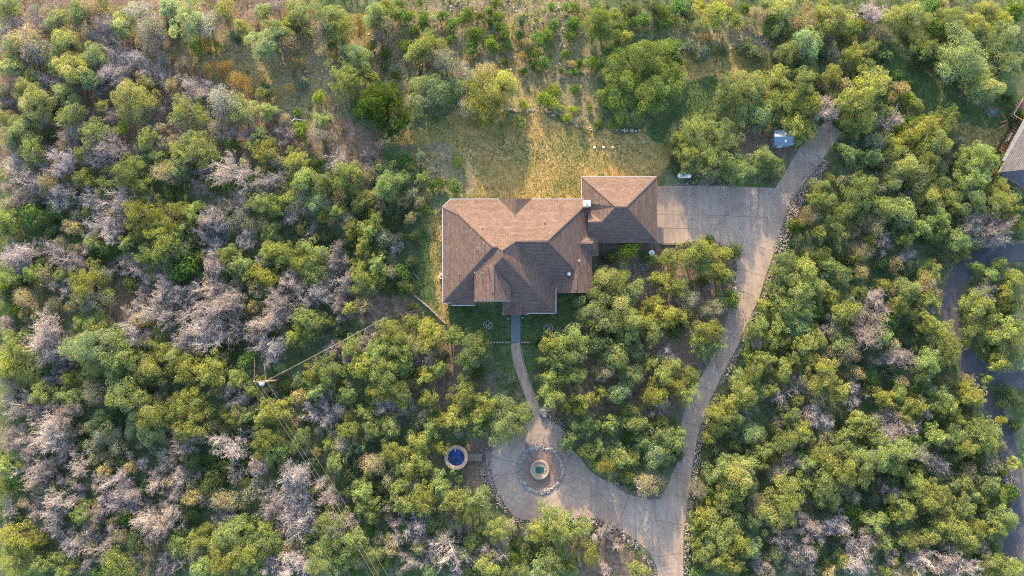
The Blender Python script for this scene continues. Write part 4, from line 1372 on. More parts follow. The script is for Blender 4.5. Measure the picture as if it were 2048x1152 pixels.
# what stands where: kind, x, y, radius measured on twelve enlarged tiles of the photograph (3x, 512 px wide tiles)
TILES = {
 (0, 0): """O 40 30 80 P 90 130 60 P 220 130 80 O 330 110 70 O 470 60 90 O 380 240 100 G 150 250 110 G 230 300 100 O 60 280 90 P 610 160 85 O 730 140 80 G 560 60 90 P 690 290 80 G 900 180 110 P 820 350 90 P 680 400 90
 P 940 440 80 O 1130 110 120 G 1230 130 90 K 1170 275 50 K 1300 270 25 D 1030 150 50 O 1330 60 80 D 1410 220 40 O 1450 160 60 O 430 400 110 O 320 350 80 O 60 400 70 P 270 480 90 O 130 520 80 O 210 620 110 O 560 330 80
 P 590 520 60 O 540 470 70 O 780 600 130 O 380 560 80 P 1150 520 110 P 1010 600 45 G 1090 380 60 Y 1340 400 60 Y 1430 490 80 Y 1250 400 60 Y 1250 240 40 J 1120 670 110 G 1330 600 110 O 1440 650 90 P 650 680 60 K 730 760 40
 J 600 640 50 J 420 690 90 P 390 790 90 O 130 760 90 O 80 830 80 J 180 890 90 G 230 930 70 J 560 790 100 P 640 830 70 P 850 690 60 P 930 680 60 J 880 830 80 P 1080 820 60 J 1180 890 120 J 1080 900 70 S 1390 870 50 P 1480 800 60
 J 1500 880 50 P 570 900 90 P 680 890 80 J 480 910 60 P 640 990 60 J 770 1030 110 P 390 980 80 J 490 1060 70 J 620 1100 60 G 980 1040 90 O 1060 1000 80 P 1210 1020 60 P 1400 1040 120 P 1180 1100 70 P 60 980 90 P 180 1080 110
 G 280 1100 80 P 400 1120 70 S 1020 1120 60 D 1300 960 60 G 20 170 70 P 330 30 60 O 610 30 60 G 820 60 90 O 1010 40 70 P 980 20 60 P 30 600 60 O 20 700 50 G 460 770 70 P 760 900 60 G 1280 760 70 J 940 940 60 J 860 1110 60""",
 (512, 0): """O 60 240 110 O 120 180 80 G 190 260 80 O 30 60 60 J 180 150 50 O 250 60 80 O 430 90 110 O 480 160 100 G 400 170 90 J 310 190 50 P 210 90 30 S 180 130 40 S 240 40 50 O 720 90 90 O 790 40 70 G 760 150 80 Y 620 120 45 J 690 260 35
 O 600 320 85 G 540 330 60 S 770 310 40 S 765 390 25 S 890 265 45 S 830 440 35 S 450 270 30 J 530 470 110 J 630 420 60 J 700 460 40 E 760 620 158 O 1040 280 95 O 960 290 70 G 1130 360 100 O 1060 520 135 O 1030 200 50 G 1290 470 110 O 1360 580 140
 G 1280 620 90 O 1480 510 100 G 1380 430 90 S 870 90 50 S 920 90 35 S 940 170 45 S 1010 90 40 S 1120 90 40 S 1180 130 40 S 1170 170 35 S 1240 110 35 S 1270 70 40 S 1340 90 30 S 1400 120 25 S 1450 90 35 S 1320 190 50 S 1300 240 45 S 1290 300 35
 S 1400 230 40 S 1410 270 45 S 1460 150 40 S 1490 190 45 S 1500 260 40 S 1170 230 30 S 860 20 40 S 980 10 30 S 1440 10 30 S 1415 420 25 S 1490 360 20 K 370 575 42 J 70 650 58 O 30 550 50 S 245 670 32 G 170 710 40 K 265 770 52 G 380 810 75 J 380 720 60
 P 150 800 75 J 30 800 60 J 50 900 80 G 110 960 50 J 240 960 80 S 310 990 40 S 365 980 25 P 490 960 95 P 640 950 75 J 550 1060 100 J 790 1070 115 G 680 1040 60 S 870 950 60 O 920 1000 40 C 985 930 36 S 1210 965 38 S 1060 1105 28 S 1105 1100 33 S 1190 1115 45
 J 1000 1070 45 G 740 990 50 P 90 1080 90 J 300 1080 85 J 420 1110 85 J 20 860 50 C 480 470 20 C 290 480 30 G 740 220 60 Y 470 330 40 Y 230 370 45 Y 200 520 40 Y 120 540 35 C 260 490 35 Y 620 180 35 G 1060 100 30 D 40 520 40 S 1000 140 25 S 1400 60 25""",
 (1024, 0): """S 235 35 35 S 320 40 30 S 385 40 40 D 60 120 45 S 250 140 40 S 160 220 50 S 220 200 40 S 130 300 42 S 190 370 48 S 220 270 38 S 370 130 42 S 350 200 45 S 320 320 32 S 375 425 28 S 295 420 20 K 480 360 42 S 530 400 33 S 410 370 25 S 375 530 38
 K 250 530 48 K 190 590 45 K 250 610 48 K 70 625 35 J 50 720 42 K 370 650 33 K 330 700 25 G 420 720 38 S 465 640 20 S 515 745 33 S 610 740 42 O 540 130 110 J 620 80 50 D 720 60 60 S 750 120 50 J 690 210 40 S 800 110 40 S 930 130 42 S 910 60 45 D 1060 80 60
 J 1200 70 100 C 1245 135 48 J 1350 120 48 G 1480 80 65 S 1400 50 38 J 1140 20 50 O 810 340 150 O 650 480 130 O 880 520 150 O 690 610 110 O 940 440 110 O 590 560 70 S 940 290 80 S 1000 370 45 C 1150 300 55 C 1130 340 38 C 1190 270 38 C 1270 280 42 C 1400 270 45 C 1450 310 52
 C 1490 330 38 C 1070 270 45 C 1420 240 38 J 1300 560 100 O 1440 520 115 O 1500 680 100 J 1380 640 80 J 1250 790 125 J 1100 800 105 J 1000 820 68 J 1100 950 108 J 1220 960 115 J 1380 1000 105 J 1500 950 80 G 1180 1030 70 J 1320 900 60 S 40 200 30 G 90 250 35 S 130 380 28 S 70 420 22 D 860 50 50
 S 640 160 35 S 480 200 30 Y 360 370 30 Y 1170 220 35 Y 60 330 30 S 590 300 35""",
 (1536, 0): """O 100 40 80 D 90 170 75 S 50 190 45 G 230 130 90 O 420 110 105 O 340 60 75 S 510 170 55 O 240 250 105 O 120 310 75 D 330 310 45 J 520 330 75 P 620 50 85 G 690 190 70 O 770 110 75 O 890 90 100 C 820 120 38 O 1150 120 110 O 1250 160 85 J 950 270 85 D 950 350 75 O 1180 330 160
 O 1400 230 120 O 1440 400 120 O 1300 520 105 S 1480 60 65 O 1330 60 75 J 1410 120 65 S 1450 580 38 J 60 480 95 J 190 500 110 J 90 620 110 J 240 620 95 J 170 750 90 J 250 780 80 J 400 440 75 P 350 640 78 J 600 560 145 J 560 680 110 J 500 750 75 J 680 480 70 J 610 400 58 O 540 410 48 G 800 530 55
 K 850 590 52 O 900 620 45 P 740 720 75 S 850 720 48 J 950 760 105 J 1080 740 85 O 1000 850 105 J 1100 680 62 J 860 820 75 J 740 860 85 G 660 850 75 J 480 920 70 J 620 950 75 O 820 970 105 J 960 940 85 O 930 1060 105 J 1180 930 75 J 1280 960 100 S 1420 980 70 J 1230 1060 105 O 1400 1110 75 J 330 1130 75
 J 560 1130 100 O 760 1070 85 P 700 1040 48 J 1060 1110 85 J 60 990 75 P 920 1110 38 S 1000 20 55 D 560 860 60 D 700 330 55 S 780 440 32 S 880 500 30 S 700 560 30 D 1230 450 60 S 20 110 45 S 300 200 40 S 420 880 25""",
 (0, 384): """P 320 20 90 P 80 30 80 P 500 20 80 P 690 60 100 P 560 180 90 P 640 240 90 P 720 180 60 S 170 130 75 D 240 160 75 S 310 110 55 K 330 100 38 J 30 170 70 J 20 230 55 G 420 210 55 J 840 130 105 J 1010 150 112 J 960 240 105 J 1080 230 75 J 1150 130 75 J 770 300 55 P 1230 210 85 P 1310 150 70 P 1340 240 50
 J 1000 330 100 D 1080 340 105 P 1420 50 80 G 1440 160 75 S 1390 260 40 G 1500 200 58 P 1470 300 60 J 1380 380 85 P 1290 440 70 J 1440 450 85 J 1500 500 65 P 110 370 100 P 330 370 110 P 60 330 60 P 440 430 60 P 60 440 70 J 190 480 60 J 50 520 65 K 20 560 45 K 80 700 45 D 30 600 50 G 140 640 75 P 350 560 70 J 530 570 112
 G 560 650 95 J 450 530 65 J 640 610 40 S 640 350 58 P 720 450 60 S 560 370 40 J 880 400 85 P 830 480 70 S 1090 440 90 P 980 560 85 P 830 620 75 P 770 700 80 P 940 730 100 P 1130 580 60 P 1240 560 80 P 1330 620 90 P 1400 660 105 P 1110 700 80 P 1210 740 80 P 790 830 85 J 470 790 60 P 270 830 125 P 30 790 50 P 300 940 100
 O 570 800 80 O 540 930 130 O 690 920 95 O 600 1000 110 J 740 1000 100 J 950 930 80 O 930 1050 100 P 1120 900 90 P 1240 870 105 P 1310 860 70 P 1440 840 80 P 1500 870 60 J 100 930 100 J 60 1030 95 J 180 1090 60 P 250 1010 50 O 1060 990 75 J 1130 1060 100 J 1260 1080 100 J 1320 1070 60 J 1430 1110 75 S 1270 960 55 D 620 1050 60
 J 700 1110 85 O 850 1100 70 P 290 1120 60 J 400 1120 60 G 30 1130 60 D 1400 940 55 P 180 20 60 G 300 680 60 S 450 760 35 G 240 560 50 D 780 560 50 P 500 330 50 P 1180 810 60 S 1100 460 50 P 1050 620 60 D 1190 680 40""",
 (512, 384): """J 40 60 85 J 110 100 60 J 180 50 65 G 270 60 75 O 350 60 75 P 200 150 50 J 390 140 50 J 490 120 58 G 560 180 75 J 570 230 68 P 310 220 55 J 70 240 75 G 430 70 68 O 640 50 68 J 720 180 68 J 680 240 68 J 640 320 68 J 100 330 75 J 180 370 75 J 340 350 95 J 270 420 75 J 340 500 85 J 150 410 58 P 460 390 80 P 510 450 70
 P 430 540 70 P 520 560 70 P 490 640 80 J 60 510 75 P 190 520 60 P 240 560 90 P 340 630 90 J 60 400 58 P 30 400 50 P 120 660 110 P 200 680 70 J 80 620 40 J 620 470 75 J 720 440 68 J 720 520 58 J 640 570 78 J 750 370 48 S 870 480 58 G 810 470 48 D 900 560 65 D 790 560 58 P 520 720 60 J 560 700 42 G 640 680 55 P 70 790 90
 J 300 770 95 J 340 820 75 J 230 870 68 J 410 780 48 P 70 930 100 P 20 860 60 S 1010 100 38 D 850 130 75 D 930 270 58 P 840 320 48 K 950 680 22 J 920 760 48 J 850 850 105 J 940 840 48 J 790 820 58 P 680 850 50 P 720 800 40 J 570 920 85 P 640 920 60 J 740 940 85 J 870 960 95 P 460 930 60 P 500 960 60 J 430 1060 95 J 340 1080 68
 J 640 1050 95 J 780 1100 105 J 1040 830 78 J 1050 900 85 G 1080 950 65 J 1160 860 65 J 1210 860 58 J 1300 950 105 J 1350 930 58 J 1290 1010 68 G 950 930 75 P 1000 1000 70 J 900 1050 68 J 1090 1050 62 J 1250 1130 48 P 1420 1120 38 S 1330 1080 48 J 30 1130 40 D 500 830 50 P 290 260 40 D 280 230 60 D 400 250 60 D 560 300 55
 S 1240 700 40 G 880 60 50 D 640 130 50 G 740 90 45 D 930 420 50 D 1130 1000 45 J 1020 1110 60 P 560 1000 50 D 340 700 50 S 230 720 35 S 60 870 35 G 500 30 55 D 540 50 40""",
 (1024, 384): """K 705 345 72 K 600 390 28 S 800 385 33 S 1195 285 28 S 1340 345 48 J 870 400 48 J 950 390 68 J 1060 370 85 J 1150 370 95 J 1260 380 58 J 1240 470 75 J 1150 430 65 J 1280 510 58 J 920 540 75 J 1000 560 68 J 860 520 48 S 1150 530 38 O 580 560 120 O 720 600 85 O 470 690 95 O 620 720 140 O 520 760 95 O 690 780 85 O 560 500 60
 J 800 690 58 J 880 660 50 J 900 740 85 J 1010 740 65 J 800 770 75 J 850 840 75 G 1060 650 75 S 980 830 55 S 1300 640 70 G 1230 690 75 G 1170 720 48 J 1180 850 95 J 1120 900 68 J 1230 920 58 J 1160 950 58 J 230 900 68 J 350 900 95 J 300 980 95 J 220 1010 58 J 420 970 58 D 520 910 95 O 620 990 95 G 560 1080 75 J 700 870 75
 O 740 960 65 J 840 1020 58 P 940 1000 55 J 970 1060 75 J 1060 1100 68 J 900 1110 75 J 240 1120 68 J 370 1110 75 O 700 1100 75 C 140 1110 42 C 0 1130 30 J 1500 680 50 J 1480 800 65 J 1450 870 50 P 1480 900 40 S 1430 980 42 J 1370 1100 50 J 1460 1080 75 J 1520 1000 68 C 600 360 18 D 400 640 28 G 490 330 22 D 560 400 35 P 1190 560 30 D 1050 740 60 S 140 900 20""",
 (1536, 384): """J 330 50 80 J 290 30 45 J 470 130 75 J 560 60 105 J 690 90 85 G 250 150 70 E 200 190 52 J 400 200 75 J 320 240 58 J 430 270 58 O 810 110 105 G 640 200 75 D 740 230 58 J 1010 170 85 J 920 210 68 J 1030 230 68 P 1270 170 95 P 1400 220 95 P 1310 120 80 P 1340 240 90 J 1150 280 78 J 1180 370 48 G 1260 300 48 P 720 310 68 J 850 280 48 P 860 380 58
 G 570 350 75 J 620 290 48 J 550 390 48 D 320 380 85 J 120 400 85 J 90 500 85 J 210 470 85 J 60 600 68 J 180 590 95 J 290 560 75 J 370 450 68 J 460 500 75 J 380 610 58 J 1000 480 75 G 960 560 75 J 700 560 48 P 550 620 60 J 570 600 48 P 640 620 58 J 850 600 85 J 960 640 70 P 990 680 60 J 790 690 75 J 950 760 75 J 1040 830 75 P 700 700 48
 J 100 700 75 J 200 700 85 O 180 800 85 J 60 800 68 J 470 710 95 P 620 810 105 J 690 860 68 O 300 870 75 J 210 900 85 J 100 900 58 J 40 900 58 P 320 830 48 J 450 900 75 G 480 960 85 P 820 980 85 P 720 1000 48 J 1080 930 95 J 980 1020 85 J 940 1100 68 J 1110 960 58 J 320 1080 105 O 220 1000 75 J 90 1060 75 J 150 1000 58 G 530 1080 55 S 620 1110 48 P 200 1130 48
 J 1260 450 68 J 1390 430 42 J 1330 500 55 J 1270 660 95 J 1480 520 68 P 1320 590 58 J 1430 600 58 D 1430 690 75 J 1270 820 105 J 1200 900 55 J 1410 820 95 J 1470 920 105 J 1390 1010 75 J 1500 800 58 P 1220 1130 48 J 1320 1120 58 O 1220 50 95 J 1100 60 75 O 990 30 95 J 1380 50 105 J 1500 100 55 J 1500 20 58 P 930 20 48
 G 560 470 55 D 860 450 60 D 700 430 50 G 800 560 50 D 480 400 50 G 740 600 40 G 400 830 50 D 850 900 60 P 400 760 40 D 570 980 50 D 1190 700 35 D 1040 380 50 G 880 20 60 G 1000 610 40""",
 (0, 768): """P 60 60 80 P 150 150 100 P 250 180 70 J 250 60 75 J 400 70 75 P 400 170 68 G 560 50 85 D 590 230 95 O 740 60 105 G 620 300 78 O 900 180 95 O 890 290 85 O 810 230 80 J 1050 160 85 J 1160 120 105 J 1150 240 100 J 1390 190 75 J 1470 200 58 P 1430 110 68 P 1400 40 60 J 1500 30 48 P 290 320 115 P 200 370 80 P 80 340 68 P 350 400 85 P 440 480 78 P 240 530 105
 P 150 510 68 P 300 590 78 J 40 480 58 J 130 480 38 S 80 590 48 P 1080 380 85 P 1130 330 58 P 970 480 68 P 930 560 78 P 1070 560 78 P 1000 640 68 P 1170 540 38 P 1370 370 115 P 1410 530 68 P 700 610 78 P 590 560 48 P 460 640 48 P 740 700 85 P 650 730 68 P 180 740 78 P 330 740 95 J 490 780 66 P 290 850 78 P 580 790 58 P 620 650 58 S 750 790 55 P 890 820 105
 P 960 890 78 P 1000 740 78 P 1070 820 58 D 330 650 80 D 820 960 85 P 500 920 88 P 620 910 78 P 570 1040 78 J 100 920 95 J 60 1060 105 J 220 940 48 J 440 1080 38 J 350 1040 58 J 230 1110 68 J 380 1140 58 D 240 1010 58 J 700 1080 95 P 830 1050 68 J 1050 980 75 P 1010 1080 78 J 1190 940 75 J 1230 880 48 J 1400 900 105 J 1300 970 85 J 1440 1020 105 J 1350 1080 95 J 1500 920 68
 J 1200 1090 75 P 1160 1040 48 P 1370 800 55 G 1310 700 75 G 1400 700 55 D 1250 600 90 P 1200 700 55 D 870 620 48 S 1290 660 30 P 440 1100 50 P 520 1130 48 P 380 930 60 P 420 990 55 D 700 480 50 D 480 370 50 D 1160 460 60 G 780 500 45 D 1300 500 50 P 40 760 50 P 860 720 40 G 660 840 40 D 1100 900 40 P 970 990 50 J 20 620 45""",
 (512, 768): """J 130 150 85 J 60 180 68 J 60 340 85 J 250 340 75 J 190 290 58 J 150 400 68 J 80 420 58 J 370 40 66 P 400 90 60 J 550 50 68 P 330 180 65 P 440 200 80 P 480 160 50 P 770 110 60 J 720 60 75 O 860 60 85 J 650 180 58 J 700 260 75 P 830 210 38 O 800 250 66 J 550 290 75 J 440 370 48 G 520 360 66 J 490 470 68 J 820 410 75 J 960 360 75 J 950 470 85 J 870 500 58
 G 700 480 75 J 680 530 38 J 1040 90 66 J 1190 220 78 J 1090 230 58 J 1040 270 58 J 1110 385 55 J 1240 60 85 J 1330 190 75 J 1390 110 75 J 1340 280 66 O 1500 230 125 J 870 620 75 J 1100 600 66 J 1000 690 95 J 880 730 85 G 950 620 60 J 1200 690 95 J 1320 690 85 J 1280 770 75 J 660 650 66 J 700 720 58 J 640 730 58 J 690 800 58 G 1000 770 66 D 740 620 60
 P 220 590 105 P 80 700 90 P 180 760 110 P 290 780 90 P 240 860 100 P 390 690 60 P 450 690 50 P 380 600 40 P 40 770 60 P 140 870 60 J 390 820 48 P 520 840 85 J 440 900 110 J 580 960 85 J 400 1050 110 J 500 1060 85 J 80 980 85 J 50 880 58 P 100 1080 60 P 230 1060 80 J 20 1050 58 P 850 930 50 P 950 860 90 P 940 950 60 P 830 820 50 P 1140 1010 105 P 1010 1040 80
 P 920 1070 60 P 1060 960 60 J 1300 950 60 P 1460 1000 68 P 1390 1010 50 J 1440 880 78 J 1400 1090 78 P 1310 1050 60 J 1180 530 28 D 560 650 50 G 890 150 60 D 600 480 50 D 960 250 50 D 620 400 50 D 780 680 50 G 780 740 40 P 920 310 30 D 1180 120 50 G 1150 780 40 P 140 1120 50 D 300 950 40 S 780 1080 35 S 680 900 40 D 330 480 50 G 1250 1030 50 D 1170 950 45 P 670 620 35""",
 (1024, 768): """J 250 60 85 J 420 90 75 J 350 140 56 J 540 50 48 O 640 50 66 J 860 60 85 J 970 30 85 J 1060 60 80 P 890 160 66 O 700 150 56 J 420 260 85 J 340 330 62 J 520 380 56 J 600 240 66 J 740 230 75 J 560 490 75 J 640 430 75 J 740 450 56 J 470 410 70 J 890 330 85 J 980 340 66 O 880 430 85 O 920 440 56 G 820 600 92 G 880 620 56 J 900 240 56 J 1010 290 38
 J 220 800 80 J 270 880 102 J 400 880 75 J 170 900 75 P 560 890 50 P 610 960 50 J 460 1010 75 J 250 1060 100 J 200 1100 80 D 110 1040 56 P 550 1110 48 J 750 1110 46 J 820 1135 24 J 340 1100 56 J 60 1130 50 O 40 200 80 J 1230 190 75 J 1300 140 75 J 1390 60 85 J 1250 260 60 J 1330 220 75 P 1420 160 48 J 1420 110 75 D 1220 390 50 J 1250 510 90 O 1390 500 85 O 1340 580 105
 O 1420 600 75 K 1190 680 52 J 1280 660 85 J 1150 800 70 J 1260 850 105 J 1180 870 66 J 1120 850 50 J 1340 880 56 J 1110 950 50 J 1250 960 105 J 1170 1000 75 J 1350 980 85 J 1250 1050 85 P 1480 1090 56 J 1330 1080 66 O 1440 300 75 G 1470 700 75 O 1440 990 66 S 1120 1130 42 J 1500 400 70 J 1480 480 60 P 1510 790 50 J 1430 820 55 D 1340 380 60 D 1200 560 50 G 330 400 30 S 690 320 40
 J 800 360 60 J 700 560 50 D 980 430 50 G 100 880 45 S 160 1000 45 J 1180 330 40 D 1170 750 40""",
 (1536, 768): """J 30 30 48 P 90 80 58 P 560 70 78 J 440 30 68 P 210 20 48 J 690 90 68 J 790 60 58 J 820 130 58 J 1050 80 78 J 1080 130 68 J 920 130 60 P 960 160 60 J 1230 60 85 J 1190 20 55 J 140 180 68 P 230 190 85 P 330 210 78 J 200 280 78 J 120 350 85 J 540 200 58 J 620 230 58 J 550 280 66 P 760 250 95 P 880 280 66 J 820 220 58 J 1010 310 66 J 1140 210 58 J 1140 310 75 J 1260 250 85
 J 1300 330 85 J 1410 220 55 J 1190 380 75 J 460 300 58 J 450 380 85 J 310 420 75 J 230 480 68 P 120 470 55 J 640 430 115 J 760 400 105 J 780 480 75 J 700 350 58 J 440 500 105 J 590 560 75 P 1050 470 78 J 340 600 95 O 380 690 75 J 220 600 58 J 100 660 105 J 70 770 105 D 620 700 66 P 740 660 66 J 900 620 75 J 1030 670 75 J 960 710 75 J 1130 600 48 O 1200 600 56 J 820 740 85
 J 1300 690 56 J 1190 750 75 J 1400 670 56 S 1450 660 66 J 1480 480 66 P 1480 570 48 O 1330 600 66 D 1470 90 95 D 1500 250 75 J 640 840 75 J 800 800 56 J 850 930 75 P 440 850 88 P 250 850 78 P 300 900 68 P 100 930 88 P 220 1000 88 P 40 1090 58 P 570 960 78 P 560 1060 112 P 270 1100 58 J 700 950 58 G 660 950 66 J 1060 860 66 J 1160 900 95 J 1200 960 75 J 1250 850 75
 J 1390 780 75 J 1380 860 66 J 1470 830 55 P 940 1080 88 P 1060 1100 78 P 1160 1080 95 J 1360 1080 85 J 1440 1100 85 J 1500 1110 56 P 760 1130 48 G 160 770 50 D 40 450 60 G 350 320 50 G 930 420 60 O 980 920 60 D 960 820 50 G 470 620 50 D 1100 440 50 P 680 880 45 D 420 1000 50 D 1250 450 50 P 150 1090 50 G 1390 360 45 J 1370 300 50 P 880 1030 50 D 620 620 50"""}

BASEC = {'E': (0.09, 0.13, 0.030), 'J': (0.228, 0.268, 0.086), 'O': (0.245, 0.285, 0.120), 'G': (0.31, 0.295, 0.18), 'S': (0.125, 0.195, 0.055), 'K': (0.24, 0.29, 0.055), 'D': (0.10, 0.135, 0.07), 'C': (0.21, 0.25, 0.16), 'Y': (0.30, 0.235, 0.09), 'P': (0.40, 0.355, 0.34)}
SHAPE = {'K': 'S', 'C': 'S', 'Y': 'G'}
items = []
for (ox, oy), s in TILES.items():
    t = s.split()
    for i in range(0, len(t), 4):
        items.append((t[i], ox + float(t[i + 1]) / 3, oy + float(t[i + 2]) / 3, float(t[i + 3]) / 3))
_hp = [drive_w, ring_w, path_w, slab_w, HOUSE, trail_w] + road_w
_n = 0
_zl = [[W2(880, 880), W2(1000, 880), W2(1000, 960), W2(880, 960)]] + ZW['lawn'] + ZW['rock'] + ZW['soil'][1:] + _hp
_lin = [((521, 770), (765, 640)), ((535, 790), (770, 1150))]
for _ in range(26000):
    x, y = random.uniform(0, 2048), random.uniform(0, 1152)
    k_ = random.choices('GDSPO', (38, 12, 6, 36, 8) if x < 1000 else (30, 24, 14, 14, 14))[0]
    r = random.uniform(9, 21)
    v = W(x, y, 2)
    if any(((x - i[1]) ** 2 + (y - i[2]) ** 2) < (i[3] * (.42 if i[0] == 'P' else .78) + r * .5) ** 2 for i in items): continue
    if in_any(_zl, np.array([v.x, v.x + 1.4, v.x - 1.4, v.x, v.x]), np.array([v.y, v.y, v.y, v.y + 1.4, v.y - 1.4])).any(): continue
    if k_ == 'P' and (not (x < 850 or y > 800) or sum(i[0] == 'P' for i in items) >= 299): k_ = 'G' if sum(i[0] == 'G' for i in items) < 290 else 'O'
    if 560 < x < 740 and abs((y - 763) + (x - 521) * .51) < 26: continue
    items.append((k_, x, y, r)); _n += 1
    if _n > 440: break
print("filler", _n)
print("planned trees", len(items), {k_: sum(1 for i in items if i[0] == k_) for k_ in BASEC})

KIND_NAME = {'E': ('evergreen_tree', 'tree'), 'J': ('juniper_tree', 'tree'), 'O': ('oak_tree', 'tree'), 'G': ('brush_tree', 'tree'), 'P': ('bare_tree', 'bare tree'), 'S': ('green_shrub', 'shrub'), 'K': ('lime_shrub', 'shrub'),
             'D': ('dark_thicket', 'thicket'), 'C': ('silver_shrub', 'shrub'), 'Y': ('dry_bush', 'bush')}
LOOK = {'E': 'dense dark-green round tree', 'J': 'yellow-green juniper', 'O': 'soft olive-green oak', 'G': 'grey-green wispy tree', 'P': 'leafless grey-pink tree', 'S': 'fresh green shrub', 'K': 'lime-green shrub', 'D': 'dark green thicket', 'C': 'pale silvery shrub', 'Y': 'straw-coloured dry bush'}
GROUP = {'E': 'dense dark evergreens', 'J': 'junipers in the woods', 'O': 'oaks in the woods', 'G': 'wispy trees in the woods', 'P': 'leafless trees in the woods', 'S': 'green shrubs', 'K': 'lime shrubs', 'D': 'dark low trees', 'C': 'silvery shrubs', 'Y': 'dry bushes'}
MARKS = [("the main house", 1030, 515), ("the garage", 1240, 420), ("the round water tank", 912, 915), ("the fountain", 1079, 939), ("the white gas tank", 1370, 351), ("the blue-roofed shed", 1567, 280),
         ("the transformer pole", 521, 763), ("the wooden deck", 2015, 260), ("the bend of the dark road", 1898, 610), ("the dirt trail", 1118, 110), ("the driveway fork", 1330, 1030),
         ("the parking pad", 1450, 430), ("the front path", 1045, 750), ("the top left corner", 60, 60), ("the top right corner", 1990, 60), ("the bottom left corner", 60, 1090), ("the bottom right corner", 1960, 1100),
         ("the left edge's middle", 20, 560), ("the bottom edge's middle", 980, 1140), ("the top edge's middle", 1300, 10), ("the forked dead branch", 590, 240), ("the short service pole", 765, 638),
         ("the three white stones", 1207, 295), ("the driveway spur end", 1668, 250), ("the septic lid", 1984, 224), ("the grey boulder by the path", 1087, 825), ("the dark road's lower end", 2025, 1040)]
ORD = ["nearest", "second nearest", "third nearest", "fourth nearest", "fifth nearest", "sixth nearest", "seventh nearest", "eighth nearest", "ninth nearest", "tenth nearest", "eleventh nearest", "twelfth nearest"]
ORD += [f"{n}th nearest" for n in range(13, 40)]
SECT = ["to the right of", "at upper right of", "above", "at upper left of", "to the left of", "at lower left of", "below", "at lower right of"]


def size_word(k_, r):
    return 'small ' if r < 20.7 else ('broad ' if r > 31 else '')


buckets = {}
for n, (k_, x, y, r) in enumerate(items):
    mi = min(range(len(MARKS)), key=lambda i: (MARKS[i][1] - x) ** 2 + (MARKS[i][2] - y) ** 2)
    dx, dy = x - MARKS[mi][1], MARKS[mi][2] - y
    sc = int(round(math.atan2(dy, dx) / (math.pi / 4))) % 8
    buckets.setdefault((k_, size_word(k_, r), mi, sc), []).append((dx * dx + dy * dy, n))
LAB = {}
for (k_, sw, mi, sc), L_ in buckets.items():
    for q, (_, n) in enumerate(sorted(L_)):
        if len(L_) == 1:
            LAB[n] = f"{sw or 'mid-sized '}{LOOK[k_]} {SECT[sc]} {MARKS[mi][0]}"
        else:
            LAB[n] = f"{sw or 'mid-sized '}{LOOK[k_]}, {ORD[q]} {SECT[sc]} {MARKS[mi][0]}"


def place(n, k_, x, y, rpx):
    sk = SHAPE.get(k_, k_)
    r = rpx * .1 * .955
    h = HGT[sk](r)
    v = W(x, y, h * .72)
    cl = BARE if sk == 'P' else CLS[sk]
    ci = min(range(len(cl)), key=lambda i: abs(math.log(cl[i] / r)))
    ent = LIB[sk, ci][random.randrange(len(LIB[sk, ci]))]
    s = r / cl[ci] * (ent[2] if sk == 'P' else 1.0)
    rz = random.uniform(0, 6.283)
    jt = random.uniform(.74, 1.24)
    hu = random.uniform(-.16, .07)
    c0 = BASEC[k_]
    if k_ == 'P': hu *= .25; jt = random.uniform(.62, 1.08)
    col = (c0[0] * jt * (1 + hu), c0[1] * jt, c0[2] * jt * (1 - hu * 2), 1)
    if k_ == 'O' and 1185 < x < 1385 and y < 260: col = (0.20 * jt, 0.275 * jt, 0.085 * jt, 1)      # the fresh green oak group
    if x < 650 and y < 330 and k_ in 'OGJ': col = (col[0] * 1.12, col[1] * 1.10, col[2] * 1.30, 1)      # foliage colour raised, blue most, over the upper-left region
    name, cat = KIND_NAME[k_]
    if k_ == 'J' and rpx < 22.9: name, cat = 'juniper_bush', 'bush'
    zs = s * random.uniform(.9, 1.1)
    gz = -.18
    if 740 < x < 1320 and 50 < y < 285: zs *= (.72, 1.12, .8, 1.0)[n % 4] if 840 < x < 1130 else .85
    if 960 < x < 1260 and 640 < y < 840: zs *= 1.35
    sx = random.uniform(.86, 1.16)
    if sk == 'S' or k_ == 'Y':
        o = bpy.data.objects.new(name, ent[1]); COL.objects.link(o)
        o.location = (v.x, v.y, gz); o.rotation_euler = (0, 0, rz); o.scale = (s * sx, s / sx, zs)
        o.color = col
        tag(o, LAB[n], cat, GROUP[k_])
        return
    e_ = bpy.data.objects.new(name, None); COL.objects.link(e_)
    e_.location = (v.x, v.y, gz); e_.rotation_euler = (0, 0, rz); e_.scale = (s * sx, s / sx, zs)
    tag(e_, LAB[n].replace('juniper', 'juniper bush') if name == 'juniper_bush' else LAB[n], cat, 'juniper bushes in the woods' if name == 'juniper_bush' else GROUP[k_])
    t = bpy.data.objects.new("trunk", ent[0]); COL.objects.link(t); t.parent = e_
    c = bpy.data.objects.new("twigs" if sk == 'P' else "crown", ent[1]); COL.objects.link(c); c.parent = e_
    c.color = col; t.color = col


ROADC = [np.array(smooth_line([W2(*q) for q in L_])) for L_ in ROAD]
for n, it in enumerate(items):
    v_ = W(it[1], it[2], 3.0)
    dr_ = min(np.hypot(q[:, 0] - v_.x, q[:, 1] - v_.y).min() for q in ROADC)
    k0 = 1.0
    if dr_ < it[3] * .115: k0 = max(.58, dr_ / (it[3] * .115))
    if it[0] == 'P': k0 *= .96
    it = (it[0], it[1], it[2], it[3] * k0)
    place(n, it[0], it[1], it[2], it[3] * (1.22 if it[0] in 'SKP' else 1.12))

# ------------------------------------------------------------------ undergrowth and grass (uncountable)
def zone_at(x, y):
    return {k_: in_any(ZW[k_], x, y) for k_ in ZW}


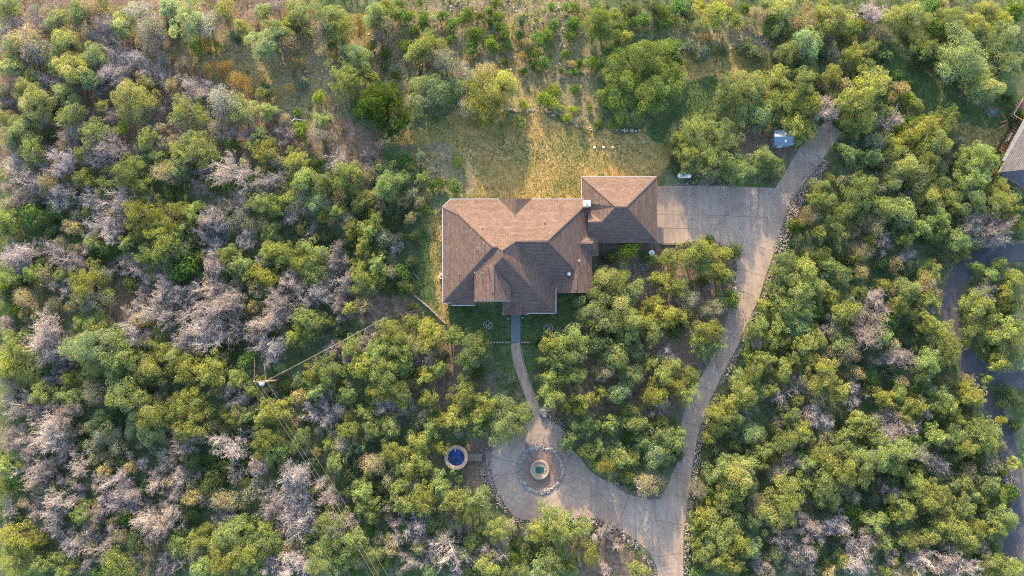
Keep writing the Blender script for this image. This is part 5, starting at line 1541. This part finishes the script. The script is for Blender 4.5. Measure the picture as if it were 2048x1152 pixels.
hard_polys = [drive_w, ring_w, path_w, slab_w, HOUSE, trail_w] + road_w
N = 52000
px_, py_ = rng.uniform(-122, 122, N), rng.uniform(-74, 82, N)
zn = zone_at(px_, py_)
hp = in_any(hard_polys, px_, py_)
for ddx, ddy in ((.5, 0), (-.5, 0), (0, .5), (0, -.5)): hp |= in_any(hard_polys, px_ + ddx, py_ + ddy)
cl_ = vnoise(px_, py_, 3.2, 8) * .65 + vnoise(px_, py_, 9, 9) * .35
keep = ~hp & ~zn['lawn'] & (cl_ > np.where(zn['rock'] | zn['soil'], .50, .36))
P_ = np.stack([px_[keep], py_[keep]], 1)
CO, NO, TI = [], [], []
RK = in_any(ZW['rock'] + ZW['dry'], P_[:, 0], P_[:, 1])
for (x, y), rk in zip(P_[:26000], RK):
    n = 12
    r = rng.uniform(.25, .7)
    d = unit_dirs(n, 0)
    CO.append(d * np.array([r, r, r * .8]) * rng.uniform(.5, 1, (n, 1)) + (x, y, -.22)); NO.append(d)
    dry = rng.random() < (.62 if rk else .24)
    c0 = np.array((.32, .25, .12)) if dry else np.array((.11, .165, .065)) * rng.uniform(.7, 1.5)
    TI.append(np.clip(rng.normal(1, .2, (n, 1)), .5, 1.6) * c0[None])
co, q, ti = leaves(np.concatenate(CO), np.concatenate(NO), .26, np.concatenate(TI), .6)
o = link("undergrowth", mesh_from("undergrowth", co, q, ti), M['leaf'])
tag(o, "dark green and straw undergrowth covering the woodland floor between the trees", "undergrowth", kind='stuff')
# grass tufts
N = 210000
px_, py_ = rng.uniform(-70, 110, N), rng.uniform(-25, 62, N)
zn = zone_at(px_, py_)
hp = in_any(hard_polys, px_, py_)
keep = zn['lawn'] & ~hp
px_, py_ = px_[keep], py_[keep]
n = len(px_)
k_ = vnoise(px_, py_, 4.5, 30)[:, None]
yel = np.clip((k_ - .3) * 2.2, 0, 1) * np.where(in_any(ZW['green'], px_, py_), .12, 1.0)[:, None]
c0 = np.array((.085, .118, .042)) * (1 - yel) + np.array((.42, .30, .12)) * yel
co = np.stack([px_, py_, rng.uniform(.0, .06, n)], 1)
co, q, ti = leaves(np.repeat(co, 2, 0) + rng.normal(0, .08, (2 * n, 3)) * (1, 1, .25), np.tile([[0, .5, .3]], (2 * n, 1)), .19, np.repeat(c0, 2, 0) * rng.uniform(.78, 1.22, (2 * n, 1)), .8)
o = link("grass", mesh_from("grass", co, q, ti), M['leaf'])
tag(o, "short patchy green and straw grass of the lawns round the house", "grass", kind='stuff')
